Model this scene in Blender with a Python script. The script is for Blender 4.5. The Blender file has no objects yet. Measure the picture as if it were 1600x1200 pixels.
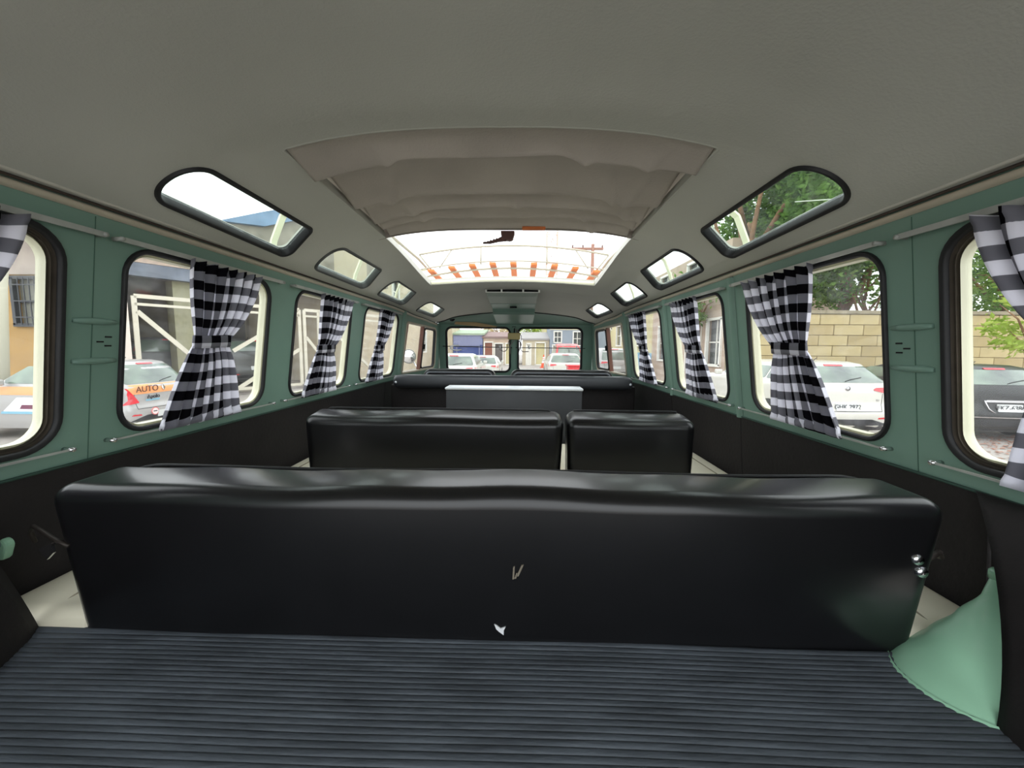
import bpy, bmesh, math, random
from mathutils import Vector, Matrix
R_ = math.radians
PI = math.pi
random.seed(7)
col = bpy.context.scene.collection
sc = bpy.context.scene

# ------------------------------------------------------------------ camera, sky, exposure
# Frame of reference: Y runs forward along the van, Z=0 is the photographer's eye level.
cam_d = bpy.data.cameras.new('camera')
cam = bpy.data.objects.new('camera', cam_d)
col.objects.link(cam)
cam_d.sensor_width = 36.0
cam_d.sensor_fit = 'HORIZONTAL'
cam_d.lens = 36.0 * 601.0 / 1600.0
cam_d.clip_start = 0.02
cam_d.clip_end = 400
yaw, pitch, roll = R_(1.335), R_(-5.6), R_(0.488)
fw = Vector((-math.sin(yaw) * math.cos(pitch), math.cos(yaw) * math.cos(pitch), math.sin(pitch)))
rt = Vector((math.cos(yaw), math.sin(yaw), 0))
up = rt.cross(fw)
rt2 = math.cos(roll) * rt + math.sin(roll) * up
up2 = -math.sin(roll) * rt + math.cos(roll) * up
cam.matrix_world = Matrix(((rt2.x, up2.x, -fw.x, 0.0543), (rt2.y, up2.y, -fw.y, 0.0),
                           (rt2.z, up2.z, -fw.z, 0.0), (0, 0, 0, 1)))
sc.camera = cam

world = bpy.data.worlds.new('overcast_sky')
sc.world = world
world.use_nodes = True
wn = world.node_tree
bg = wn.nodes['Background']
bg.inputs['Color'].default_value = (0.93, 0.97, 1.0, 1)
bg.inputs['Strength'].default_value = 1.75

sun_d = bpy.data.lights.new('soft_sun', 'SUN')
sun_d.energy = 0.25
sun_d.angle = R_(40)
sun_d.color = (1.0, 0.95, 0.88)
sun = bpy.data.objects.new('soft_sun', sun_d)
sun.rotation_euler = (R_(28), R_(12), R_(0))
col.objects.link(sun)

sc.view_settings.view_transform = 'Standard'
sc.view_settings.look = 'None'
sc.view_settings.gamma = 1
sc.view_settings.use_curve_mapping = False
sc.view_settings.exposure = 0.76
sc.cycles.max_bounces = 14
sc.cycles.diffuse_bounces = 7
sc.cycles.transparent_max_bounces = 24

# ------------------------------------------------------------------ materials
def lin(r, g=None, b=None):
    if g is None:
        g = b = r
    return tuple(((c / 255) / 12.92 if c / 255 <= 0.04045 else ((c / 255 + 0.055) / 1.055) ** 2.4) for c in (r, g, b))

MATS = {}
def mat(name, rgb, rough=0.6, metal=0.0, var=0.0, vscale=8.0, bump=0.0, bscale=60.0, coat=0.0, spec=0.5, var2=None, stretch=None):
    """procedural surface: base colour with gentle noise variation and fine relief"""
    if name in MATS:
        return MATS[name]
    m = bpy.data.materials.new(name)
    m.use_nodes = True
    nt = m.node_tree
    p = nt.nodes['Principled BSDF']
    c = lin(*rgb)
    p.inputs['Base Color'].default_value = (*c, 1)
    p.inputs['Roughness'].default_value = rough
    p.inputs['Metallic'].default_value = metal
    p.inputs['Coat Weight'].default_value = coat
    p.inputs['Coat Roughness'].default_value = 0.15
    p.inputs['Specular IOR Level'].default_value = spec
    tc = nt.nodes.new('ShaderNodeTexCoord')
    src = tc.outputs['Object']
    if stretch:
        mp = nt.nodes.new('ShaderNodeMapping')
        mp.inputs['Scale'].default_value = stretch
        nt.links.new(src, mp.inputs['Vector'])
        src = mp.outputs['Vector']
    if var > 0:
        n = nt.nodes.new('ShaderNodeTexNoise')
        n.inputs['Scale'].default_value = vscale
        n.inputs['Detail'].default_value = 6
        r = nt.nodes.new('ShaderNodeValToRGB')
        r.color_ramp.elements[0].position = 0.3
        r.color_ramp.elements[1].position = 0.7
        a = tuple(max(0, x * (1 - var)) for x in c)
        b = lin(*var2) if var2 else tuple(min(1, x * (1 + var)) for x in c)
        r.color_ramp.elements[0].color = (*a, 1)
        r.color_ramp.elements[1].color = (*b, 1)
        nt.links.new(src, n.inputs['Vector'])
        nt.links.new(n.outputs['Fac'], r.inputs['Fac'])
        nt.links.new(r.outputs['Color'], p.inputs['Base Color'])
    if bump > 0:
        n2 = nt.nodes.new('ShaderNodeTexNoise')
        n2.inputs['Scale'].default_value = bscale
        n2.inputs['Detail'].default_value = 4
        bp = nt.nodes.new('ShaderNodeBump')
        bp.inputs['Strength'].default_value = bump
        bp.inputs['Distance'].default_value = 0.004
        nt.links.new(src, n2.inputs['Vector'])
        nt.links.new(n2.outputs['Fac'], bp.inputs['Height'])
        nt.links.new(bp.outputs['Normal'], p.inputs['Normal'])
    MATS[name] = m
    return m

def glass_mat(name, tint, haze=0.0, rough=0.02):
    m = bpy.data.materials.new(name)
    m.use_nodes = True
    nt = m.node_tree
    nt.nodes.clear()
    out = nt.nodes.new('ShaderNodeOutputMaterial')
    tr = nt.nodes.new('ShaderNodeBsdfTransparent')
    tr.inputs['Color'].default_value = (*tint, 1)
    gl = nt.nodes.new('ShaderNodeBsdfGlossy')
    gl.inputs['Roughness'].default_value = rough
    lw = nt.nodes.new('ShaderNodeLayerWeight')
    lw.inputs['Blend'].default_value = 0.5
    pw = nt.nodes.new('ShaderNodeMath'); pw.operation = 'POWER'; pw.inputs[1].default_value = 5.0
    nt.links.new(lw.outputs['Facing'], pw.inputs[0])
    ma = nt.nodes.new('ShaderNodeMath'); ma.operation = 'MULTIPLY_ADD'
    ma.inputs[1].default_value = 0.5; ma.inputs[2].default_value = 0.03
    nt.links.new(pw.outputs[0], ma.inputs[0])
    mx = nt.nodes.new('ShaderNodeMixShader')
    nt.links.new(ma.outputs[0], mx.inputs['Fac'])
    nt.links.new(tr.outputs[0], mx.inputs[1])
    nt.links.new(gl.outputs[0], mx.inputs[2])
    last = mx.outputs[0]
    if haze > 0:
        df = nt.nodes.new('ShaderNodeBsdfDiffuse')
        df.inputs['Color'].default_value = (0.8, 0.8, 0.8, 1)
        tl = nt.nodes.new('ShaderNodeBsdfTranslucent')
        tl.inputs['Color'].default_value = (0.85, 0.84, 0.86, 1)
        ad = nt.nodes.new('ShaderNodeMixShader')
        nt.links.new(df.outputs[0], ad.inputs[1])
        nt.links.new(tl.outputs[0], ad.inputs[2])
        tc = nt.nodes.new('ShaderNodeTexCoord')
        n = nt.nodes.new('ShaderNodeTexNoise')
        n.inputs['Scale'].default_value = 9
        n.inputs['Detail'].default_value = 7
        n.inputs['Distortion'].default_value = 1.2
        mr = nt.nodes.new('ShaderNodeMapRange')
        mr.inputs['From Min'].default_value = 0.4
        mr.inputs['From Max'].default_value = 0.75
        mr.inputs['To Min'].default_value = haze * 0.3
        mr.inputs['To Max'].default_value = haze * 2.2
        nt.links.new(tc.outputs['Object'], n.inputs['Vector'])
        nt.links.new(n.outputs['Fac'], mr.inputs['Value'])
        m2 = nt.nodes.new('ShaderNodeMixShader')
        nt.links.new(mr.outputs[0], m2.inputs['Fac'])
        nt.links.new(last, m2.inputs[1])
        nt.links.new(ad.outputs[0], m2.inputs[2])
        last = m2.outputs[0]
    nt.links.new(last, out.inputs['Surface'])
    return m

def gingham_mat():
    m = bpy.data.materials.new('gingham_cotton')
    m.use_nodes = True
    nt = m.node_tree
    nt.nodes.clear()
    out = nt.nodes.new('ShaderNodeOutputMaterial')
    uv = nt.nodes.new('ShaderNodeUVMap')
    uv.uv_map = 'UVMap'
    sp = nt.nodes.new('ShaderNodeSeparateXYZ')
    nt.links.new(uv.outputs['UV'], sp.inputs[0])
    def stripe(sock):
        a = nt.nodes.new('ShaderNodeMath'); a.operation = 'MULTIPLY'; a.inputs[1].default_value = 1 / 0.048
        f = nt.nodes.new('ShaderNodeMath'); f.operation = 'FRACT'
        g = nt.nodes.new('ShaderNodeMath'); g.operation = 'GREATER_THAN'; g.inputs[1].default_value = 0.5
        nt.links.new(sock, a.inputs[0]); nt.links.new(a.outputs[0], f.inputs[0]); nt.links.new(f.outputs[0], g.inputs[0])
        return g.outputs[0]
    s1, s2 = stripe(sp.outputs['X']), stripe(sp.outputs['Y'])
    ad = nt.nodes.new('ShaderNodeMath'); ad.operation = 'ADD'
    nt.links.new(s1, ad.inputs[0]); nt.links.new(s2, ad.inputs[1])
    hf = nt.nodes.new('ShaderNodeMath'); hf.operation = 'MULTIPLY'; hf.inputs[1].default_value = 0.5
    nt.links.new(ad.outputs[0], hf.inputs[0])
    cr = nt.nodes.new('ShaderNodeValToRGB')
    cr.color_ramp.interpolation = 'CONSTANT'
    e = cr.color_ramp.elements
    e[0].position = 0; e[0].color = (*lin(246, 245, 252), 1)
    e[1].position = 0.75; e[1].color = (*lin(24, 23, 27), 1)
    k = e.new(0.25); k.color = (*lin(142, 141, 150), 1)
    nt.links.new(hf.outputs[0], cr.inputs[0])
    df = nt.nodes.new('ShaderNodeBsdfDiffuse')
    tl = nt.nodes.new('ShaderNodeBsdfTranslucent')
    nt.links.new(cr.outputs[0], df.inputs[0]); nt.links.new(cr.outputs[0], tl.inputs[0])
    mx = nt.nodes.new('ShaderNodeMixShader'); mx.inputs[0].default_value = 0.45
    nt.links.new(df.outputs[0], mx.inputs[1]); nt.links.new(tl.outputs[0], mx.inputs[2])
    nt.links.new(mx.outputs[0], out.inputs[0])
    return m

def leaf_mat(name, c1, c2):
    m = bpy.data.materials.new(name)
    m.use_nodes = True
    nt = m.node_tree
    nt.nodes.clear()
    out = nt.nodes.new('ShaderNodeOutputMaterial')
    tc = nt.nodes.new('ShaderNodeTexCoord')
    n = nt.nodes.new('ShaderNodeTexNoise'); n.inputs['Scale'].default_value = 2.5; n.inputs['Detail'].default_value = 5
    cr = nt.nodes.new('ShaderNodeValToRGB')
    cr.color_ramp.elements[0].position = 0.35; cr.color_ramp.elements[0].color = (*lin(*c1), 1)
    cr.color_ramp.elements[1].position = 0.65; cr.color_ramp.elements[1].color = (*lin(*c2), 1)
    nt.links.new(tc.outputs['Object'], n.inputs['Vector']); nt.links.new(n.outputs['Fac'], cr.inputs[0])
    df = nt.nodes.new('ShaderNodeBsdfDiffuse'); tl = nt.nodes.new('ShaderNodeBsdfTranslucent')
    nt.links.new(cr.outputs[0], df.inputs[0]); nt.links.new(cr.outputs[0], tl.inputs[0])
    mx = nt.nodes.new('ShaderNodeMixShader'); mx.inputs[0].default_value = 0.45
    nt.links.new(df.outputs[0], mx.inputs[1]); nt.links.new(tl.outputs[0], mx.inputs[2])
    nt.links.new(mx.outputs[0], out.inputs[0])
    return m

GREEN = mat('sea_green_paint', (118, 148, 134), 0.42, var=0.05, vscale=5, bump=0.05, bscale=25, spec=0.35)
GREEN_L = mat('pale_green_paint', (158, 208, 176), 0.28, var=0.05, vscale=10, bump=0.1, bscale=30, coat=0.3)
LINER = mat('grey_headliner_vinyl', (197, 196, 186), 0.7, var=0.05, vscale=3, bump=0.15, bscale=220, spec=0.3)
CANVAS = mat('taupe_canvas', (184, 175, 165), 0.8, var=0.08, vscale=6, bump=0.25, bscale=160, spec=0.2)
TRIM = mat('beige_trim', (192, 182, 162), 0.5, var=0.05)
RUBBER = mat('black_rubber', (20, 20, 22), 0.55, bump=0.1, bscale=80)
RUBBER_B = mat('weathered_rubber', (84, 76, 66), 0.6, var=0.25, vscale=20)
CREAM = mat('cream_paint', (226, 224, 196), 0.45, var=0.05)
VINYL = mat('black_vinyl', (15, 15, 17), 0.31, var=0.2, vscale=14, bump=0.10, bscale=7, coat=0.2)
VINYL_P = mat('black_panel_vinyl', (36, 33, 33), 0.7, var=0.15, vscale=10, bump=0.3, bscale=90, spec=0.25)
VINYL_G = mat('dark_grey_vinyl', (58, 60, 64), 0.42, var=0.08, vscale=10, bump=0.08, bscale=15)
CREAM_V = mat('cream_vinyl', (226, 220, 198), 0.5, var=0.04, bump=0.1, bscale=40)
WHITE_L = mat('white_laminate', (232, 236, 240), 0.3)
MATRUB = mat('ribbed_rubber_blue_grey', (74, 80, 87), 0.62, var=0.25, vscale=9, bump=0.35, bscale=45, spec=0.35, stretch=(1, 4, 1))
CHROME = mat('chrome', (220, 220, 222), 0.18, metal=1)
PLASTIC = mat('aged_clear_plastic', (168, 170, 164), 0.3, var=0.15, vscale=25)
FOAM = mat('white_foam', (225, 226, 228), 0.9)
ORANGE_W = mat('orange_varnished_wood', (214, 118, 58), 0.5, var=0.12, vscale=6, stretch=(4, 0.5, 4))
RACK_W = mat('white_rack_paint', (170, 164, 146), 0.4)
REDBR = mat('red_brown_plastic', (96, 62, 54), 0.45)
TAN = mat('tan_visor_vinyl', (176, 148, 104), 0.6)
DUCT_G = mat('grey_green_duct', (160, 172, 160), 0.5)
DARK = mat('dark_void', (14, 14, 14), 0.9)
WOOD_BR = mat('brown_wood', (104, 66, 52), 0.6, var=0.15)
GLASS = glass_mat('window_glass', (0.95, 0.96, 0.955), haze=0.032)
SKYGLASS = glass_mat('green_tinted_glass', (0.90, 0.95, 0.92), haze=0.02)
GINGHAM = gingham_mat()

# ------------------------------------------------------------------ mesh helpers
class MB:
    def __init__(s):
        s.v = []; s.f = []; s.uv = {}
    def quadgrid(s, fn, nu, nv, closed_u=False, flip=False):
        b = len(s.v)
        cu = nu if closed_u else nu + 1
        for j in range(nv + 1):
            for i in range(cu):
                s.v.append(tuple(fn(i / nu, j / nv)))
        for j in range(nv):
            for i in range(nu):
                a = b + j * cu + i; c = b + j * cu + (i + 1) % cu
                d = b + (j + 1) * cu + (i + 1) % cu; e = b + (j + 1) * cu + i
                s.f.append((a, e, d, c) if flip else (a, c, d, e))
        return s
    def box(s, c, d, m=None):
        b = len(s.v)
        for z in (-1, 1):
            for y in (-1, 1):
                for x in (-1, 1):
                    p = Vector((x * d[0] / 2, y * d[1] / 2, z * d[2] / 2))
                    if m is not None: p = m @ p
                    s.v.append((c[0] + p.x, c[1] + p.y, c[2] + p.z))
        for q in ((0, 2, 3, 1), (4, 5, 7, 6), (0, 1, 5, 4), (2, 6, 7, 3), (0, 4, 6, 2), (1, 3, 7, 5)):
            s.f.append(tuple(b + k for k in q))
        return s
    def bar(s, a, b_, w, h, upv=(0, 0, 1)):
        a = Vector(a); b_ = Vector(b_); d = b_ - a; L = d.length; d.normalize()
        u = Vector(upv); x = d.cross(u)
        if x.length < 1e-4: x = d.cross(Vector((1, 0, 0)))
        x.normalize(); z = x.cross(d)
        m = Matrix((x, d, z)).transposed()
        return s.box((a + b_) / 2, (w, L, h), m)
    def tube(s, pts, r, n=8, closed=False, caps=True):
        pts = [Vector(p) for p in pts]; b = len(s.v); N = len(pts)
        prev = None
        for i, p in enumerate(pts):
            if closed: t = pts[(i + 1) % N] - pts[i - 1]
            else: t = pts[min(i + 1, N - 1)] - pts[max(i - 1, 0)]
            t.normalize()
            ref = prev if prev is not None else (Vector((0, 0, 1)) if abs(t.z) < 0.9 else Vector((1, 0, 0)))
            x = ref - t * ref.dot(t)
            if x.length < 1e-5: x = t.orthogonal()
            x.normalize(); prev = x; y = t.cross(x)
            rr = r[i] if isinstance(r, (list, tuple)) else r
            for k in range(n):
                a = 2 * PI * k / n
                s.v.append(tuple(p + x * rr * math.cos(a) + y * rr * math.sin(a)))
        for i in range(N if closed else N - 1):
            for k in range(n):
                a = b + i * n + k; c = b + i * n + (k + 1) % n
                j = (i + 1) % N
                s.f.append((a, c, b + j * n + (k + 1) % n, b + j * n + k))
        if caps and not closed:
            s.f.append(tuple(b + k for k in reversed(range(n))))
            s.f.append(tuple(b + (N - 1) * n + k for k in range(n)))
        return s
    def lathe(s, prof, n=16, c=(0, 0, 0), axis='z'):
        def fn(u, v):
            i = round(v * (len(prof) - 1)); r, h = prof[i]; a = 2 * PI * u
            if axis == 'z': return (c[0] + r * math.cos(a), c[1] + r * math.sin(a), c[2] + h)
            if axis == 'y': return (c[0] + r * math.cos(a), c[1] + h, c[2] - r * math.sin(a))
            return (c[0] + h, c[1] + r * math.cos(a), c[2] + r * math.sin(a))
        return s.quadgrid(fn, n, len(prof) - 1, closed_u=True)
    def poly(s, pts):
        b = len(s.v); s.v += [tuple(p) for p in pts]; s.f.append(tuple(range(b, b + len(pts)))); return s
    def prism(s, pts, off):
        b = len(s.v); n = len(pts); off = Vector(off)
        s.v += [tuple(p) for p in pts]; s.v += [tuple(Vector(p) + off) for p in pts]
        s.f.append(tuple(reversed(range(b, b + n)))); s.f.append(tuple(range(b + n, b + 2 * n)))
        for i in range(n):
            j = (i + 1) % n; s.f.append((b + i, b + j, b + n + j, b + n + i))
        return s
    def data(s, name, m, smooth=False):
        me = bpy.data.meshes.new(name); me.from_pydata(s.v, [], s.f); me.update()
        if smooth:
            for p in me.polygons: p.use_smooth = True
        me.materials.append(m); return me
    def build(s, name, m, parent=None, smooth=False, fix=True):
        me = s.data(name, m, smooth)
        if fix:
            bm = bmesh.new(); bm.from_mesh(me); bmesh.ops.recalc_face_normals(bm, faces=bm.faces); bm.to_mesh(me); bm.free()
        return link(name, me, parent)

def link(name, me, parent=None):
    o = bpy.data.objects.new(name, me); col.objects.link(o)
    if parent is not None: o.parent = parent
    return o
def empty(name, label=None, cat=None, group=None, loc=(0, 0, 0), rz=0.0):
    o = bpy.data.objects.new(name, None); col.objects.link(o)
    o.location = loc; o.rotation_euler = (0, 0, rz); o.empty_display_size = 0.1
    tag(o, label, cat, group); return o
def tag(o, label=None, cat=None, group=None, kind=None):
    if label: o['label'] = label
    if cat: o['category'] = cat
    if group: o['group'] = group
    if kind: o['kind'] = kind
    return o
def autosmooth(o, ang=35):
    for p in o.data.polygons: p.use_smooth = True
    o.data.set_sharp_from_angle(angle=R_(ang)); return o
def bevel(o, w=0.005, seg=2):
    m = o.modifiers.new('bevel', 'BEVEL'); m.width = w; m.segments = seg; m.limit_method = 'ANGLE'; return o

def lerp(a, b, t): return a + (b - a) * t
def table(y, tb):
    if y <= tb[0][0]: return tb[0][1]
    for (y0, a), (y1, b) in zip(tb, tb[1:]):
        if y <= y1:
            t = (y - y0) / (y1 - y0); t = t * t * (3 - 2 * t) * 0.5 + t * 0.5
            return a + (b - a) * t
    return tb[-1][1]

def rpoly(pts, rad, seg=8):
    """polygon with rounded corners (2D)"""
    out = []; n = len(pts)
    if not isinstance(rad, (list, tuple)): rad = [rad] * n
    for i in range(n):
        p = Vector(pts[i]); a = Vector(pts[i - 1]); b = Vector(pts[(i + 1) % n])
        u = (a - p).normalized(); w = (b - p).normalized()
        ang = u.angle(w); d = rad[i] / math.tan(ang / 2)
        d = min(d, (a - p).length * 0.48, (b - p).length * 0.48); r = d * math.tan(ang / 2)
        bis = (u + w).normalized(); c = p + bis * (r / math.sin(ang / 2))
        s = p + u * d; e = p + w * d
        a0 = math.atan2(s.y - c.y, s.x - c.x); a1 = math.atan2(e.y - c.y, e.x - c.x)
        da = (a1 - a0 + PI) % (2 * PI) - PI
        for k in range(seg + 1):
            t = a0 + da * k / seg; out.append((c.x + r * math.cos(t), c.y + r * math.sin(t)))
    return out
def offset(poly, d):
    """offset a 2D polygon outwards (d>0)"""
    n = len(poly); area = sum(poly[i][0] * poly[(i + 1) % n][1] - poly[(i + 1) % n][0] * poly[i][1] for i in range(n))
    s = 1 if area > 0 else -1; out = []
    for i in range(n):
        a = Vector(poly[i - 1]); b = Vector(poly[(i + 1) % n]); t = (b - a).normalized()
        out.append((poly[i][0] + t.y * d * s, poly[i][1] - t.x * d * s))
    return out

def sheet(name, outline, holes, M, m, parent=None, thick=0.03, d0=0.0, step=0.08, smooth=True):
    """panel cut from a 2D outline with holes, refined, then carried onto a curved surface by M(u,v,d)"""
    bm = bmesh.new()
    for loop in [outline] + holes:
        vs = [bm.verts.new((p[0], p[1], 0)) for p in loop]
        for i in range(len(vs)):
            bm.edges.new((vs[i], vs[(i + 1) % len(vs)]))
    bmesh.ops.triangle_fill(bm, edges=bm.edges[:], use_beauty=True, normal=(0, 0, 1))
    us = [p[0] for p in outline]; vs_ = [p[1] for p in outline]
    u = min(us) + step
    while u < max(us) - 1e-3:
        bmesh.ops.bisect_plane(bm, geom=bm.verts[:] + bm.edges[:] + bm.faces[:], plane_co=(u, 0, 0), plane_no=(1, 0, 0)); u += step
    v = min(vs_) + step
    while v < max(vs_) - 1e-3:
        bmesh.ops.bisect_plane(bm, geom=bm.verts[:] + bm.edges[:] + bm.faces[:], plane_co=(0, v, 0), plane_no=(0, 1, 0)); v += step
    for f in bm.faces:
        if f.normal.z < 0: f.normal_flip()
    flat = [(x.co.x, x.co.y) for x in bm.verts]
    bm.verts.index_update()
    fl = [tuple(x.index for x in f.verts) for f in bm.faces]
    n = len(flat)
    bound = [(e.verts[0].index, e.verts[1].index) for e in bm.edges if len(e.link_faces) == 1]
    bm.free()
    V = [tuple(M(a, b, d0)) for a, b in flat]
    F = list(fl)
    if thick:
        V += [tuple(M(a, b, d0 - thick)) for a, b in flat]
        F += [tuple(reversed([i + n for i in f])) for f in fl]
        F += [(a, b, b + n, a + n) for a, b in bound]
    me = bpy.data.meshes.new(name); me.from_pydata(V, [], F); me.update(); me.materials.append(m)
    b2 = bmesh.new(); b2.from_mesh(me); bmesh.ops.recalc_face_normals(b2, faces=b2.faces); b2.to_mesh(me); b2.free()
    o = link(name, me, parent)
    if smooth: autosmooth(o, 40)
    return o

def ring(name, poly, M, m, parent, win=0.008, wout=0.012, dtop=0.012, dlow=-0.02):
    """moulded rubber or metal strip swept round an opening"""
    prof = [(-win, dlow), (-win, dtop * 0.5), (-win * 0.4, dtop), (wout * 0.6, dtop), (wout, dtop * 0.4), (wout, dlow)]
    loops = [[M(p[0], p[1], d) for p in offset(poly, o)] for o, d in prof]
    n = len(poly); b = MB()
    for l in loops: b.v += [tuple(p) for p in l]
    for k in range(len(prof)):
        k2 = (k + 1) % len(prof)
        for i in range(n):
            j = (i + 1) % n
            b.f.append((k * n + i, k * n + j, k2 * n + j, k2 * n + i))
    o = b.build(name, m, parent); return autosmooth(o, 50)

def rbox(name, c, size, r, m, parent=None, seg=5, slices=0, shape=None):
    bm = bmesh.new(); bmesh.ops.create_cube(bm, size=1)
    bmesh.ops.scale(bm, vec=size, verts=bm.verts)
    bmesh.ops.bevel(bm, geom=bm.edges[:], offset=r, segments=seg, profile=0.5, affect='EDGES', clamp_overlap=True)
    for k in range(1, slices):
        bmesh.ops.bisect_plane(bm, geom=bm.verts[:] + bm.edges[:] + bm.faces[:], plane_co=(size[0] * (k / slices - 0.5), 0, 0), plane_no=(1, 0, 0))
    bmesh.ops.recalc_face_normals(bm, faces=bm.faces)
    for v in bm.verts:
        p = v.co.copy()
        if shape: p = Vector(shape(p))
        v.co = p + Vector(c)
    me = bpy.data.meshes.new(name); bm.to_mesh(me); bm.free(); me.materials.append(m)
    o = link(name, me, parent); return autosmooth(o, 50)

def text(body, size, M4, m, parent, name='lettering', ext=0.002, align='CENTER', sx=1.0):
    cu = bpy.data.curves.new(name, 'FONT'); cu.body = body; cu.size = size; cu.extrude = ext
    cu.align_x = align; cu.align_y = 'CENTER'
    o = bpy.data.objects.new(name, cu); col.objects.link(o)
    bpy.context.view_layer.update()
    me = bpy.data.meshes.new_from_object(o.evaluated_get(bpy.context.evaluated_depsgraph_get()))
    bpy.data.objects.remove(o)
    me.transform(Matrix.Diagonal((sx, 1, 1, 1))); me.transform(M4)
    me.name = name; me.materials.clear(); me.materials.append(m)
    return link(name, me, parent)

# ------------------------------------------------------------------ shape of the van body
def taper(y): return table(y, [(2.4, 1.0), (2.8, 0.972), (3.2, 0.925), (3.6, 0.878), (3.8, 0.85)])
def Mside(s):
    def f(y, z, d=0.0):
        return Vector((s * ((0.7927 - 0.135 * z) * taper(y) - d), y, z))
    return f
ZC = [(-0.4, 0.44), (0.3, 0.468), (0.84, 0.452), (1.48, 0.428), (2.18, 0.356), (2.5, 0.352), (3.0, 0.328), (3.3, 0.300), (3.6, 0.25)]
ZE = [(-0.4, 0.37), (0.3, 0.405), (0.84, 0.409), (1.5, 0.396), (2.18, 0.336), (2.6, 0.322), (3.0, 0.298), (3.3, 0.270), (3.6, 0.22)]
ZM = [(-0.4, 0.32), (0.5, 0.352), (0.84, 0.354), (1.7, 0.342), (2.34, 0.318), (3.0, 0.285), (3.3, 0.250), (3.6, 0.205)]
ZL = [(-0.4, 0.28), (0.5, 0.295), (0.84, 0.292), (1.2, 0.278), (1.8, 0.268), (2.4, 0.254), (3.0, 0.232), (3.3, 0.215), (3.6, 0.18)]
ZG = [(-0.4, 0.255), (0.5, 0.262), (2.4, 0.250), (3.0, 0.218), (3.3, 0.202), (3.6, 0.175)]
def zroof(x, y):
    a = abs(x)
    xs = [0, 0.454, 0.583, 0.691, 0.757]
    zs = [table(y, t) for t in (ZC, ZE, ZM, ZL, ZG)]
    # monotone cubic through the five stations
    h = [xs[i + 1] - xs[i] for i in range(4)]; dl = [(zs[i + 1] - zs[i]) / h[i] for i in range(4)]
    mm = [0] + [0.5 * (dl[i - 1] + dl[i]) for i in range(1, 4)] + [dl[3]]
    i = 3
    for k in range(4):
        if a <= xs[k + 1]: i = k; break
    t = min(1, (a - xs[i]) / h[i])
    z = (2*t**3-3*t*t+1)*zs[i] + (t**3-2*t*t+t)*h[i]*mm[i] + (-2*t**3+3*t*t)*zs[i+1] + (t**3-t*t)*h[i]*mm[i+1]
    # roof bows pressing softly through the lining
    for yb, amp, w in ((0.765, 0.006, 0.035), (2.42, 0.007, 0.03)):
        z -= amp * math.exp(-((y - yb - 0.05 * (a / 0.7) ** 2 * (1 if yb > 2 else -1)) / w) ** 2) * max(0, 1 - (a / 0.74) ** 4)
    return z
def Mroof(x, y, d=0.0):
    e = 0.004
    zx = (zroof(x + e, y) - zroof(x - e, y)) / (2 * e); zy = (zroof(x, y + e) - zroof(x, y - e)) / (2 * e)
    n = Vector((zx, zy, -1)).normalized()
    p = Vector((x, y, zroof(x, y))) + n * d
    return Vector((p.x * taper(p.y), p.y, p.z))

SIDE_W = [(0.27, 0.690), (0.800, 1.262), (1.41, 1.868), (2.03, 2.560)]
def win_poly(y0, y1, z0=-0.196, z1=0.199, r=0.058):
    return rpoly([(y0, z0), (y1, z0), (y1, z1), (y0, z1)], r, 8)
CAB = rpoly([(2.72, -0.20), (3.46, -0.20), (3.40, 0.150), (2.72, 0.165)], [0.02, 0.05, 0.06, 0.02], 6)
ORD = ['rearmost', 'second', 'third', 'fourth']

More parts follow.
